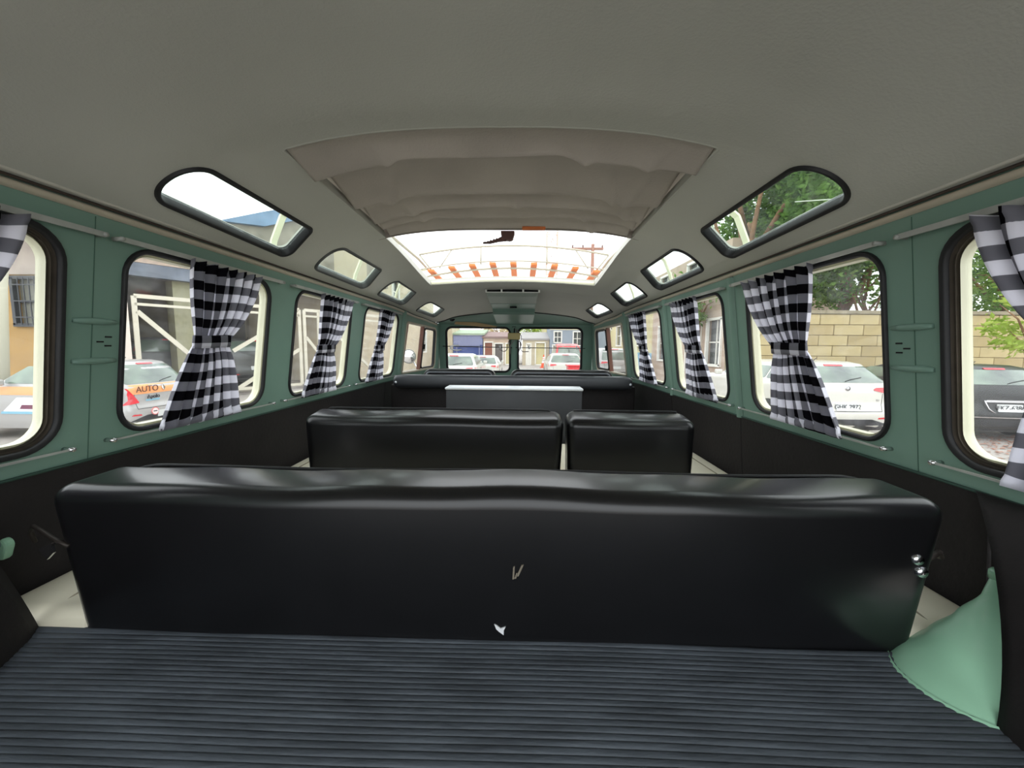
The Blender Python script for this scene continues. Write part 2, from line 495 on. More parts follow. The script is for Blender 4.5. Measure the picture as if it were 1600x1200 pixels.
for sname, s in (('left', -1), ('right', 1)):
    M = Mside(s)
    wall = sheet('wall_' + sname, [(-0.35, -0.238), (3.66, -0.238), (3.60, 0.19), (3.3, 0.205), (3.0, 0.22), (2.4, 0.253), (0.5, 0.264), (-0.35, 0.257)],
                 [win_poly(a, b) for a, b in SIDE_W] + [CAB], M, GREEN, thick=0.022)
    tag(wall, 'sea green painted %s side of the van above the black panels' % sname, kind='structure')
    # pressed recesses, screw slots and seams on the pillar beside the rearmost window
    for zc in (0.042, -0.036):
        g = MB()
        pts = [M(y, zc + 0.004 * (y - 0.745), 0.002) for y in (0.708, 0.725, 0.745, 0.765, 0.785)]
        g.tube(pts, [0.004, 0.0062, 0.0068, 0.0062, 0.004], 10)
        g.build('pressed_rib', GREEN, wall, smooth=True)
    for yy, zz in ((0.772, 0.012), (0.757, 0.002), (0.772, -0.006)):
        MB().bar(M(yy - 0.006, zz, 0.001), M(yy + 0.006, zz, 0.001), 0.002, 0.003).build('slot', DARK, wall)
    for ys in ([0.742, 1.335, 1.95] if s > 0 else [0.742]):
        MB().tube([M(ys, z, 0.0002) for z in (-0.236, -0.1, 0.0, 0.1, 0.24)], 0.0009 if ys < 1 else 0.0016, 6).build('seam', mat('soft_green_seam', (66, 98, 84), 0.7) if ys < 1 else mat('dark_green_seam', (44, 74, 62), 0.7), wall)
    # door posts standing proud
    for yp, w in ([(2.655, 0.05), (1.345, 0.03), (1.952, 0.024)] if s > 0 else [(2.655, 0.05)]):
        o = MB().quadgrid(lambda u, v: M(yp + w * (u - 0.5), -0.24 + 0.475 * v, 0.001 + 0.013 * math.sin(PI * u) ** 0.6), 8, 10).build('door_post', GREEN, wall, smooth=True)
    if s > 0:
        MB().bar(M(1.952, -0.24, -0.03), M(1.952, -0.55, -0.03), 0.03, 0.05, (1, 0, 0)).build('door_post', GREEN, wall)
    # black lower trim panels
    joints = [0.40, 0.625, 1.345, 1.965, 2.62, 3.5] if s > 0 else [0.50, 2.45, 3.5]
    for a, b in zip(joints, joints[1:]):
        o = sheet('trim_panel', [(a + 0.003, -1.04), (b - 0.003, -1.04), (b - 0.003, -0.236), (a + 0.003, -0.236)], [],
              (lambda y, z, d, s=s: Vector((s * ((0.826 + 0.02 * min(1, (-0.236 - z) / 0.2)) * taper(y) - d), y, z))), VINYL_P, wall, thick=0.012, d0=0.004, step=0.2)
    lip = MB()
    lip.tube([M(y, -0.236, 0.004) for y in [0.3 + 0.1 * k for k in range(33)]], 0.003, 6)
    lip.build('panel_piping', mat('dark_green_seam', (38, 66, 56), 0.7), wall, smooth=True)

    # windows
    for k, (a, b) in enumerate(SIDE_W + [None and 0 or (2.72, 3.46)]):
        n = k + 1 + (5 if s > 0 else 0)
        pl = win_poly(a, b) if k < 4 else CAB
        w = empty('window_%d' % n); tag(w, kind='structure')
        tag(w, ('%s window on the %s side of the van' % (ORD[k], sname)) if k < 4 else 'cab door window on the %s side' % sname)
        if k < 4:
            ring('gasket', pl, M, RUBBER, w, 0.005, 0.006, 0.006, -0.012)
            ring('inner_seal', offset(pl, -0.007), M, RUBBER_B if k == 0 else CREAM, w, 0.006 if k == 0 else 0.003, 0.002, -0.008, -0.026)
            if k == 0: ring('pane_frame', offset(pl, -0.015), M, CREAM, w, 0.003, 0.003, -0.014, -0.026)
        else:
            ring('gasket', pl, M, TRIM, w, 0.008, 0.006, 0.006, -0.02)
            MB().bar(M(3.09, -0.2, -0.012), M(3.085, 0.155, -0.012), 0.022, 0.028, (1, 0, 0)).build('divider_post', WOOD_BR, w)
            MB().bar(M(2.77, -0.2, -0.016), M(2.79, 0.16, -0.016), 0.012, 0.010, (1, 0, 0)).build('sash_edge', WOOD_BR, w)
            MB().bar(M(3.12, 0.01, 0.004), M(3.12, -0.03, 0.004), 0.02, 0.015, (1, 0, 0)).build('catch', DARK, w)
            fr = rpoly([(3.11, -0.185), (3.435, -0.185), (3.385, 0.135), (3.11, 0.14)], 0.03, 5)
            ring('vent_frame', fr, M, RUBBER, w, 0.008, 0.004, 0.004, -0.016)
        sheet('pane', offset(pl, -0.008), [], M, GLASS, w, thick=0.004, d0=-0.016, step=0.3, smooth=False)

# ------------------------------------------------------------------ headliner with skylights and the sunroof opening
SKY = [(0.768, 1.195, 1.235), (1.368, 1.77, 1.845), (1.975, 2.345, 2.43), (2.655, 3.035, 3.10)]
def sky_poly(k, s):
    y0, y1, y2 = SKY[k]
    p = [(s * 0.694, y0 + 0.005), (s * 0.694, y2), (s * 0.585, y1), (s * 0.585, y0)]
    if s > 0: return rpoly(p, [0.055, 0.022, 0.020, 0.085], 10)
    return rpoly(list(reversed(p)), [0.085, 0.020, 0.022, 0.055], 10)
SUNR = [(-0.454, 0.845), (0.454, 0.845), (0.454, 2.175), (-0.454, 2.175)]
SUNR = rpoly(SUNR, 0.006, 2)
def densify(p, step):
    out = []
    for i in range(len(p)):
        a, b = Vector(p[i]), Vector(p[(i + 1) % len(p)]); k = max(1, int((b - a).length / step))
        out += [tuple(a.lerp(b, j / k)) for j in range(k)]
    return out
SUNR = densify(SUNR, 0.03)
ceil = sheet('ceiling', [(-0.757, -0.35), (0.757, -0.35), (0.757, 3.34), (-0.757, 3.34)],
             [sky_poly(k, s) for k in range(4) for s in (-1, 1)] + [SUNR], Mroof, LINER, thick=0.030, step=0.045)
tag(ceil, 'grey vinyl headliner stretched over the curved roof', kind='structure')
MB().tube([Mroof(0.745 * (2 * i / 40 - 1), 3.335, 0.004) for i in range(41)], 0.004, 6).build('edge_piping', RUBBER, ceil, smooth=True)
n = 11
for s, sname in ((-1, 'left'), (1, 'right')):
    for k in range(4):
        w = empty('window_%d' % n); n += 1
        tag(w, '%s roof skylight on the %s side' % (ORD[k], sname), kind='structure')
        pl = sky_poly(k, s)
        ring('gasket', pl, Mroof, RUBBER if k == 0 or s > 0 else mat('grey_rubber', (74, 76, 74), 0.5), w, 0.005, 0.005, 0.006, -0.022)
        sheet('pane', offset(pl, -0.006), [], Mroof, SKYGLASS, w, thick=0.004, d0=-0.014, step=0.06)
for s, sname, nn in ((-1, 'left', 1), (1, 'right', 2)):
    M = Mside(s)
    ys = [-0.3 + 0.1 * k for k in range(38)]
    def zg(y): return table(y, ZG)
    t = MB().quadgrid(lambda u, v: M(-0.3 + 3.7 * u, zg(-0.3 + 3.7 * u) - 0.004 - 0.014 * v, 0.001 + 0.006 * math.sin(PI * v) ** 0.5), 60, 6).build('trim_%d' % nn, TRIM, smooth=True)
    tag(t, 'beige trim strip under the roof lining on the %s side' % sname, kind='structure')
    MB().tube([M(y, zg(y) - 0.001, 0.006) for y in ys], 0.0028, 6).build('dark_bead', mat('brown_bead', (62, 50, 42), 0.6), t, smooth=True)
    MB().tube([M(y, zg(y) + 0.008, 0.010) for y in ys], 0.005, 8).build('cream_bead', mat('light_bead', (206, 202, 190), 0.35), t, smooth=True)
# sunroof surround
t = ring('trim_3', SUNR, Mroof, LINER, None, 0.001, 0.004, 0.001, -0.018)
tag(t, 'folded lining edge around the sunroof opening', kind='structure')
MB().quadgrid(lambda u, v: Mroof(0.45 * (2 * u - 1), 2.172 - 0.012 * v * (1 - v), -0.020 + 0.018 * v), 30, 3).build('front_lip', CREAM, t, smooth=True)

# ------------------------------------------------------------------ windscreen wall, header and bulkhead
def Mfront(x, z, d=0.0):
    return Vector((x, 3.545 - 0.25 * z - d + 0.02 * (1 - (x / 0.6) ** 2), z))
PANES = [(-0.640, -0.052), (0.026, 0.612)]
def pane_poly(a, b, outer):
    r = [0.05, 0.05, 0.05, 0.05]
    return rpoly([(a, -0.238), (b, -0.238), (b - (0.012 if outer > 0 else 0), 0.166), (a + (0.012 if outer < 0 else 0), 0.166)], r, 8)
PP = [pane_poly(*PANES[0], -1), pane_poly(*PANES[1], 1)]
wf = sheet('wall_front', [(-0.745, -1.04), (0.745, -1.04), (0.71, -0.25), (0.690, 0.20), (-0.690, 0.20), (-0.71, -0.25)], PP, Mfront, GREEN, thick=0.03, step=0.1)
tag(wf, 'sea green windscreen frame and cab front', kind='structure')
for i, p in enumerate(PP):
    w = empty('window_%d' % (19 + i)); tag(w, '%s half of the split windscreen' % ('left', 'right')[i], kind='structure')
    ring('gasket', p, Mfront, RUBBER, w, 0.008, 0.010, 0.010, -0.015)
    sheet('pane', offset(p, -0.006), [], Mfront, GLASS, w, thick=0.004, d0=-0.014, step=0.3, smooth=False)
def header(u, v):
    x = 0.70 * (2 * u - 1); a = Mfront(x * 0.985, 0.195, 0.0); b = Mroof(x / taper(3.3), 3.30, -0.006)
    p = a.lerp(b, v); p.z += 0.012 * math.sin(PI * v) - 0.01 * v * (1 - v); return p
h = MB().quadgrid(header, 40, 8).build('header_panel', GREEN, wf, smooth=True)
MB().quadgrid(lambda u, v: (0.03 + 0.02 * math.cos(PI * u), 3.50 - 0.012 * v, 0.165 + 0.0 * v), 4, 2)
MB().bar((-0.013, 3.515, -0.24), (-0.013, 3.47, 0.17), 0.03, 0.016, (0, 1, 0)).build('centre_post', GREEN, wf)
MB().bar((-0.013, 3.50, 0.05), (-0.013, 3.475, 0.175), 0.034, 0.014, (0, 1, 0)).build('mirror_stem', RUBBER, wf)

# van floor under the benches
fl = MB().box((0, 1.95, -1.07), (1.78, 3.35, 0.05)).build('floor', mat('dark_floor_rubber', (40, 40, 42), 0.8, var=0.2))
tag(fl, 'dark van floor under the benches', kind='structure')
# rear engine deck (raised) and corner panels
dk = MB().box((0, 0.105, -0.70), (1.62, 0.93, 0.42)).build('deck', VINYL_P)
tag(dk, 'raised engine deck at the back of the van', kind='structure')
for s, sname, pts in ((-1, 'left', [(0.575, 0.738), (0.49, 0.695), (0.40, 0.672), (0.25, 0.66), (0.0, 0.655), (-0.3, 0.65)]),
                      (1, 'right', [(0.452, 0.660), (0.40, 0.652), (0.33, 0.648), (0.22, 0.645), (0.0, 0.645), (-0.3, 0.645)])):
    def corner(u, v, s=s, pts=pts):
        k = u * (len(pts) - 1); i = min(int(k), len(pts) - 2); f = k - i
        y = lerp(pts[i][0], pts[i + 1][0], f); xb = lerp(pts[i][1], pts[i + 1][1], f)
        e = v ** (1.4 if s < 0 else 1.5)
        return Vector((s * lerp(xb, 0.822, e), y + (0.19 * v ** 1.8 if s > 0 else -0.03 * v), -0.50 + 0.262 * v))
    o = MB().quadgrid(corner, 20, 12).build('wall_corner_' + sname, VINYL_P, smooth=True)
    so = o.modifiers.new('thick', 'SOLIDIFY'); so.thickness = 0.012; so.offset = 0
    tag(o, 'dark vinyl covered rear corner of the van body on the %s' % sname, kind='structure')


# ------------------------------------------------------------------ ribbed rubber mat on the engine deck
def mat_edge(y):
    yl = [(-0.3, 0.66), (0.25, 0.67), (0.49, 0.70), (0.575, 0.745), (0.7, 0.75)]
    yr = [(-0.3, 0.66), (0.4, 0.665), (0.46, 0.68), (0.53, 0.72), (0.7, 0.74)]
    return table(y, yl), table(y, yr)
rb = MB(); ny = 66 * 6; nx = 60
for j in range(ny + 1):
    y = 0.576 - 0.0091 * j / 6
    ph = (j % 6) / 6
    prof = 0.0022 * (max(0, math.sin(PI * ph)) ** 0.55)
    el, er = mat_edge(y)
    for i in range(nx + 1):
        u = i / nx; x = lerp(-el, er, u)
        wave = 0.0022 * math.sin(3.1 * x + 2.0) + 0.0012 * math.sin(9 * x)
        lift = 0.005 * max(0, (y - 0.545) / 0.03) ** 2 * (0.25 + 0.6 * max(0, -x - 0.45) / 0.2 + 0.2 * math.sin(7 * x) ** 2) if y > 0.545 else 0
        wear = 0.55 + 0.45 * math.sin(17.0 * x + 3 * math.sin(41 * y) + (j // 6) * 2.1) * math.sin(5.3 * x + (j // 6) * 1.3)
        h = prof * (0.55 + 0.45 * wear)
        rb.v.append((x, y + wave, -0.4775 + h + lift))
for j in range(ny):
    for i in range(nx):
        a = j * (nx + 1) + i; rb.f.append((a, a + 1, a + nx + 2, a + nx + 1))
mt = rb.build('ribbed_mat', MATRUB, smooth=True)
sd = mt.modifiers.new('thick', 'SOLIDIFY'); sd.thickness = 0.003; sd.offset = -1 
dk.location.z = -0.0175 + 0.0; dk.location.y = 0.0
tag(mt, 'blue grey ribbed rubber mat lying over the engine deck', 'mat')

# ------------------------------------------------------------------ benches
def piping(name, pts, r, parent, m=RUBBER):
    return MB().tube(pts, r, 8).build(name, m, parent, smooth=True)
# rear bench
b1 = empty('bench_seat', 'long black vinyl rear bench nearest the ribbed mat, seen from behind', 'seat', loc=(0, 0.60, -1.04))
def sh1(p):
    x, y, z = p
    t = (z + 0.145) / 0.29                                   # 0 bottom .. 1 top
    k = 0.958 + 0.042 * min(1, t * 1.15)
    w = 0.0022 * math.sin(9 * x + 1) * max(0, t - 0.6) * 2 + 0.003 * math.sin(23 * x) * max(0, t - 0.85) * 3
    top = max(0, t - 0.75) / 0.25
    return (x * k, y - 0.010 * t, z + w + 0.001 * top * (y / 0.06) - 0.004 * abs(x) * 2 * top)
bk = rbox('backrest', (0.003, 0.041, 0.667), (1.405, 0.128, 0.302), 0.030, VINYL, b1, 6, 40, sh1)
piping('piping', [(0.003 + x, 0.098 - 0.006, 0.8095 + 0.0022 * math.sin(9 * x + 1) * 0.8 - (0.012 * max(0, (abs(x) - 0.62) / 0.06) ** 2)) for x in [(-0.68 + 1.36 * k / 60) for k in range(61)]], 0.0035, b1)
def sh1c(p):
    x, y, z = p; return (x, y, z - 0.018 * (abs(x) > 0.70) * min(1, (abs(x) - 0.70) / 0.12) * (z > 0) * -0.3)
cu1 = rbox('cushion', (0, 0.265, 0.510), (1.685, 0.58, 0.17), 0.026, CREAM_V, b1, 6, 28, lambda p: (p.x, p.y + (0.10 if (p.y < -0.2 and abs(p.x) < 0.655) else 0), p.z))
for sx in (-1, 1):
    MB().tube([(sx * 0.732, 0.0 + 0.03 * k, 0.5952 - (0.004 if k == 0 else 0)) for k in range(17)], 0.0022, 6).build('seam', mat('seam_thread', (150, 142, 122), 0.8), b1, smooth=True)
tear = MB()
for (x, y, z, w, hgt, rr) in ((0.046, 0, 0.688, 0.0018, 0.022, 0.0), (0.056, 0, 0.692, 0.002, 0.022, -0.35), (0.050, 0, 0.683, 0.0016, 0.010, -0.2)):
    c, s_ = math.cos(rr), math.sin(rr)
    pts = [(-w, -hgt / 2), (w * .6, -hgt / 2 * .9), (w, hgt / 2), (-w * .5, hgt / 2 * .8)]
    tear.prism([(x + a * c - b * s_, -0.0315, z + a * s_ + b * c) for a, b in pts], (0, 0.002, 0))
tear.build('scratch', mat('scratched_vinyl', (120, 112, 98), 0.8), b1)
tr = MB()
tr.prism([(0.026 + a, -0.0275, 0.590 + b) for a, b in ((-0.010, 0.008), (-0.006, 0.006), (0.0, 0.001), (0.008, 0.004), (0.005, -0.002), (0.005, -0.010), (-0.003, -0.004), (-0.007, 0.0))], (0, 0.004, 0))
tr.build('torn_patch', FOAM, b1)
hw = MB()
for dx, dz in ((0.0, 0.0), (-0.008, 0.020)):
    hw.lathe([(0.0, -0.034), (0.007, -0.034), (0.009, -0.030), (0.009, -0.026)], 12, (0.667 + dx, 0.0, 0.703 + dz), 'y')
hw.build('bolt', CHROME, b1, smooth=True)
MB().tube([(0.705, 0.0, 0.705), (0.735, 0.01, 0.715), (0.75, 0.02, 0.70), (0.765, 0.05, 0.69)], 0.004, 6).build('hinge_bracket', mat('dark_steel', (52, 46, 42), 0.5, metal=0.6), b1, smooth=True)
br = MB().tube([(-0.775, 0.01, 0.700), (-0.768, 0.0, 0.722), (-0.748, -0.01, 0.738), (-0.728, -0.015, 0.732), (-0.690, -0.026, 0.722), (-0.665, -0.03, 0.716)], 0.0035, 6)
br.build('hinge_bracket', mat('dark_steel', (52, 46, 42), 0.5, metal=0.6), b1, smooth=True)
MB().prism([(-0.712, -0.034, 0.712), (-0.690, -0.034, 0.722), (-0.688, -0.034, 0.706), (-0.700, -0.034, 0.694)], (0, 0.004, 0)).build('bolt', CHROME, b1)

# middle bench: wide part and narrow part
def bench(label, x0, x1, zt, yb, depth=0.115, hh=0.42, r=0.030, m=VINYL, cush=None, name='bench_seat', pipe=True):
    t = empty(name, label, 'seat', loc=((x0 + x1) / 2, yb, -1.04))
    W = x1 - x0
    def shp(p):
        x, y, z = p; k = min(1, max(0, (z + hh / 2) / hh))
        return (x * (0.955 + 0.045 * k), y, z + 0.002 * math.sin(12 * x + W * 9) * (z > 0) + 0.008 * (y / (depth / 2)) * max(0, (k - 0.8) / 0.2))
    rbox('backrest', (0, depth / 2, zt + 1.04 - hh / 2 - 0.006), (W, depth, hh), r, m, t, 6, 24, shp)
    if pipe:
        n = 30; z = zt + 1.04 + 0.001
        pts = [(lerp(-W / 2 + 0.02, W / 2 - 0.02, k / n), depth - 0.012, z - 0.018 * (abs(2 * k / n - 1) > 0.93) * ((abs(2 * k / n - 1) - 0.93) / 0.07)) for k in range(n + 1)]
        piping('piping', pts, 0.0035, t)
    if cush:
        rbox('cushion', ((cush[0] + cush[1]) / 2 - (x0 + x1) / 2, depth + 0.235, 0.5 - 0.005), (cush[1] - cush[0], 0.52, 0.17), 0.03, CREAM_V, t, 5, 12)
        for sx in (cush[2],):
            MB().tube([(sx - (x0 + x1) / 2, depth + 0.02 + 0.03 * k, 0.5815) for k in range(15)], 0.0022, 6).build('seam', MATS['seam_thread'], t, smooth=True)
    return t
bench('wide black vinyl section of the middle bench, left of the gap', -0.657, 0.196, -0.220, 1.215, cush=(-0.835, 0.196, -0.775))
bench('narrow black vinyl section of the middle bench, right of the gap', 0.206, 0.618, -0.220, 1.215, cush=(0.21, 0.84, 0.775))
# partition with a pale top
pt = empty('folded_backrest', 'dark grey box shaped backrest with a pale top edge behind the middle bench', 'seat', loc=(0.02, 1.9, -1.04))
rbox('backrest', (0, 0.03, 0.535), (0.672, 0.10, 0.58), 0.006, VINYL_G, pt, 2, 0)
rbox('top_edge', (0, 0.03, 0.8305), (0.680, 0.112, 0.012), 0.004, WHITE_L, pt, 2, 0)
# front bench with padded roll along its top
fb = empty('bench_seat', 'front passenger bench with a padded grey roll along its top, behind the cab seats', 'seat', loc=(0, 2.34, -1.04))
rbox('top_roll', (0, 0.05, 0.8175), (1.475, 0.125, 0.080), 0.034, VINYL_G, fb, 6, 16)
rbox('backrest', (0, 0.075, 0.50), (1.52, 0.09, 0.60), 0.012, VINYL_P, fb, 3, 0)
for sx in (-1, 1):
    MB().lathe([(0.0, -0.004), (0.006, -0.003), (0.008, 0.002)], 12, (sx * 0.712 + (0.005 if sx > 0 else 0), -0.0115, 0.815), 'y').build('screw_cap', WHITE_L, fb, smooth=True)
# cab seats
for lab, a, b in (('left cab seat back with a curved black top edge', -0.64, -0.115), ('wider right cab seat back with a curved black top edge', -0.03, 0.70)):
    cs = empty('cab_seat', lab, 'seat', 'cab seat backs', loc=((a + b) / 2, 2.66, -1.04))
    o = rpoly([(-(b - a) / 2, 0.3), ((b - a) / 2, 0.3), ((b - a) / 2 - 0.01, 0.878), (-(b - a) / 2 + 0.01, 0.878)], [0.02, 0.02, 0.055, 0.055], 8)
    q = MB().prism([(p[0], 0, p[1]) for p in o], (0, 0.10, 0)).build('backrest', VINYL, cs); bevel(q, 0.02, 4); autosmooth(q, 60)
    up_ = [(p[0], -0.004, p[1]) for p in offset(o, -0.022) if p[1] > 0.5]
    up_.sort(key=lambda p: p[0])
    piping('piping', up_, 0.005, cs, mat('silver_piping', (120, 124, 130), 0.35))

# ------------------------------------------------------------------ green filler cover and left knob
gc = empty('filler_cover', 'pale green cone shaped metal cover standing at the right end of the mat', 'cover', loc=(0.724, 0.524, -0.475))
def cone(u, v):
    a = 2 * PI * u
    k = table(v, [(0, 1.0), (0.07, 0.93), (0.3, 0.64), (0.55, 0.38), (0.8, 0.15), (1.0, 0.10)])
    cxx = 0.085 * v ** 1.3; cy = 0.065 * v ** 1.2
    return (cxx + 0.107 * k * math.cos(a), cy + 0.088 * k * math.sin(a), 0.122 * v)
MB().quadgrid(cone, 40, 24, closed_u=True).build('shell', GREEN_L, gc, smooth=True)
def flange(u, v):
    a = 2 * PI * u; k = 1 + 0.05 * v + 0.008 * math.sin(26 * a) * v; return (0.107 * k * math.cos(a), 0.088 * k * math.sin(a), 0.004 * (1 - v))
MB().quadgrid(flange, 120, 2, closed_u=True).build('flange', GREEN_L, gc, smooth=True)
MB().lathe([(0.0, 0.0), (0.0125, 0.0), (0.0125, 0.012), (0.010, 0.015), (0.0, 0.015)], 14, (0.083, 0.064, 0.118)).build('cap', GREEN_L, gc, smooth=True)
kb = empty('body_bracket', 'small rounded green metal bracket at the far left beside the rear bench', 'bracket', loc=(-0.838, 0.605, -0.350))
kp = rpoly([(-0.030, 0.014), (0.022, 0.014), (0.008, -0.024), (-0.004, -0.024)], [0.008, 0.012, 0.008, 0.005], 5)
q = MB().prism([(p[0], 0, p[1]) for p in kp], (0, 0.014, 0)).build('plate', GREEN_L, kb); bevel(q, 0.004, 2)
MB().lathe([(0, -0.004), (0.005, -0.003), (0.006, 0.001)], 10, (0.004, 0, 0.006), 'y').build('screw', GREEN, kb, smooth=True)

# ------------------------------------------------------------------ curtains and their rods
SHR = 0.962
def curtain(label, s, top, tie, bot, ztie, group='gingham curtains'):
    M = Mside(s); zt, zb = 0.203, -0.208; n = 7
    rnd = random.Random(int(abs(top[0]) * 1000) + (3 if s > 0 else 0))
    phs = [rnd.uniform(-0.5, 0.5) for _ in range(n + 2)]
    def edge(side, v):
        # v 0 top .. 1 bottom
        z = lerp(zt, zb, v); vt = (zt - ztie) / (zt - zb)
        a, b, c = top[side], tie[side], bot[side]
        if v < vt:
            t = v / vt; e = a + (b - a) * (t ** 1.7)
        else:
            t = (v - vt) / (1 - vt); e = b + (c - b) * (t ** 0.75)
        return e * SHR, z * 0.985
    ob = MB(); nu, nv = n * 12, 46; uvs = []
    vt = (zt - ztie) / (zt - zb)
    L = 0.044 * n
    for j in range(nv + 1):
        v = j / nv; y0, z = edge(0, v); y1, _ = edge(1, v)
        pinch = 1 - math.exp(-((v - vt) / 0.10) ** 2)
        for i in range(nu + 1):
            u = i / nu; k = int(u * n); ph = 2 * PI * (u * n) + 0.8 * math.sin(3.1 * v + phs[min(k, n)]) * pinch
            amp = (0.0045 + 0.0065 * pinch * (0.5 + abs(v - vt)))
            head = 0.0
            if v < 0.04 or v > 0.96: head = 0.004 * math.sin(2 * PI * u * n * 2.0 + 1.3)
            d = 0.026 + amp * math.cos(ph) + head - 0.004 * (1 - pinch)
            yy = lerp(y0, y1, u) + 0.006 * math.sin(ph) * pinch * (0.4 + abs(v - vt))
            zz = z + 0.004 * math.sin(ph * 1.0 + 0.6) * (v > 0.93 or v < 0.05)
            ob.v.append(tuple(M(yy, zz, d))); uvs.append((u * L, (1 - v) * 0.43 + 0.004 * math.sin(6 * u + phs[0] * 6)))
    for j in range(nv):
        for i in range(nu):
            a = j * (nu + 1) + i; ob.f.append((a, a + 1, a + nu + 2, a + nu + 1))
    o = ob.build('curtain', GINGHAM, smooth=True, fix=False)
    ul = o.data.uv_layers.new(name='UVMap')
    for lp in o.data.loops: ul.data[lp.index].uv = uvs[lp.vertex_index]
    sd = o.modifiers.new('thick', 'SOLIDIFY'); sd.thickness = 0.0008
    tag(o, label, 'curtain', group)
    # tie band wrapped round the waist
    (ya, zm), (yb, _) = edge(0, vt), edge(1, vt)
    cy, hw_ = (ya + yb) / 2, (yb - ya) / 2 + 0.006
    bd = MB(); buv = []
    for j in range(5):
        for i in range(37):
            a = 2 * PI * i / 36
            bd.v.append(tuple(M(cy + hw_ * math.cos(a), zm + 0.003 + 0.032 * (j / 4 - 0.5) + 0.002 * math.cos(a), 0.026 + (0.0165 + 0.002 * math.sin(PI * j / 4)) * math.sin(a)))); buv.append((0.3 * i / 36, 0.010 + 0.034 * j / 4))
    for j in range(4):
        for i in range(36):
            a = j * 37 + i; bd.f.append((a, a + 1, a + 38, a + 37))
    t = bd.build('tie_band', GINGHAM, o, smooth=True, fix=False)
    ul = t.data.uv_layers.new(name='UVMap')
    for lp in t.data.loops: ul.data[lp.index].uv = buv[lp.vertex_index]
    sd = t.modifiers.new('thick', 'SOLIDIFY'); sd.thickness = 0.0012
    return o
CUR = [
 ('rearmost', -1, (0.34, 0.638), (0.42, 0.545), (0.33, 0.598), 0.003), ('second', -1, (0.957, 1.210), (0.994, 1.104), (0.894, 1.160), 0.003),
 ('third', -1, (1.598, 1.872), (1.612, 1.742), (1.505, 1.779), -0.020), ('fourth', -1, (2.263, 2.495), (2.250, 2.372), (2.155, 2.391), -0.020),
 ('rearmost', 1, (0.36, 0.640), (0.44, 0.550), (0.36, 0.606), -0.003), ('second', 1, (0.985, 1.270), (1.028, 1.153), (0.914, 1.168), -0.003),
 ('third', 1, (1.618, 1.870), (1.627, 1.752), (1.508, 1.768), -0.008), ('fourth', 1, (2.281, 2.573), (2.320, 2.430), (2.184, 2.470), -0.010)]
for pos, s, a, b, c, zt in CUR:
    sn = 'left' if s < 0 else 'right'
    curtain('black and white gingham curtain tied at the waist, %s window on the %s' % (pos, sn), s, a, b, c, zt)
for s, sn in ((-1, 'left'), (1, 'right')):
    M = Mside(s)
    for k, (a, b) in enumerate(SIDE_W):
        for zz, wh in ((0.207, 'above'), (-0.204, 'below')):
            y0, y1 = (a - 0.005) * 0.975, (b + 0.075) * 0.975
            if k == 0: y0, y1 = 0.25, 0.745 if zz > 0 else 0.70
            if s > 0: y0, y1 = (a + 0.02) * 0.97, (b + 0.10) * 0.97
            if s > 0 and k == 0: y0, y1 = 0.26, 0.752 if zz > 0 else 0.70
            rd = empty('curtain_rod', 'flat pale curtain rod %s the %s window on the %s side' % (wh, ORD[k], sn), 'rod', 'curtain rods')
            big = zz > 0
            MB().bar(M(y0, zz, 0.016), M(y1, zz, 0.016), 0.004 if big else 0.003, 0.010 if big else 0.004, (0, 0, 1)).build('rod', PLASTIC, rd)
            for ye in (y0, y1):
                e = MB(); e.tube([M(ye, zz, -0.002), M(ye, zz, 0.021)], 0.0045, 8); e.build('screw_end', CHROME if not big else PLASTIC, rd, smooth=True)

# ------------------------------------------------------------------ folded canvas sunroof
cv = empty('sunroof_canvas', 'taupe canvas sunroof folded back in pleats behind the open roof', 'sunroof', loc=(0, 0, 0))
CREASE = [[(-.66, .08), (.34, .10), (.86, -.10)], [(-.5, -.26), (.55, .16), (.92, -.12)], [(.02, .06), (-.8, .12), (.8, .08)], [(-.78, .14), (.4, .2)], [(.6, .1)]]
FOLDS = [  # y start, height at start, y at the lip, height of the lip (relative to the roof lining)
    (0.846, 0.000, 0.952, -0.020, [(-1, .010), (-.72, .0), (-.5, -.022), (-.1, -.016), (.30, -.030), (.42, -.006), (.7, -.004), (1, -.020)]),
    (0.925, 0.042, 1.165, -0.004, [(-1, .020), (-.75, .022), (-.62, -.004), (-.2, .0), (.35, -.002), (.62, .018), (.8, .034), (1, .01)]),
    (1.130, 0.046, 1.268, -0.002, [(-1, .060), (-.8, .04), (-.5, .004), (.0, -.006), (.08, -.014), (.2, .0), (.6, .004), (.85, .03), (1, .05)]),
    (1.235, 0.042, 1.360, 0.000, [(-1, .03), (-.7, .0), (-.55, -.012), (-.4, .004), (.1, .0), (.5, -.008), (.9, .01), (1, .03)]),
    (1.330, 0.040, 1.452, -0.004, [(-1, .0), (-.3, .004), (.3, .0), (1, .0)])]
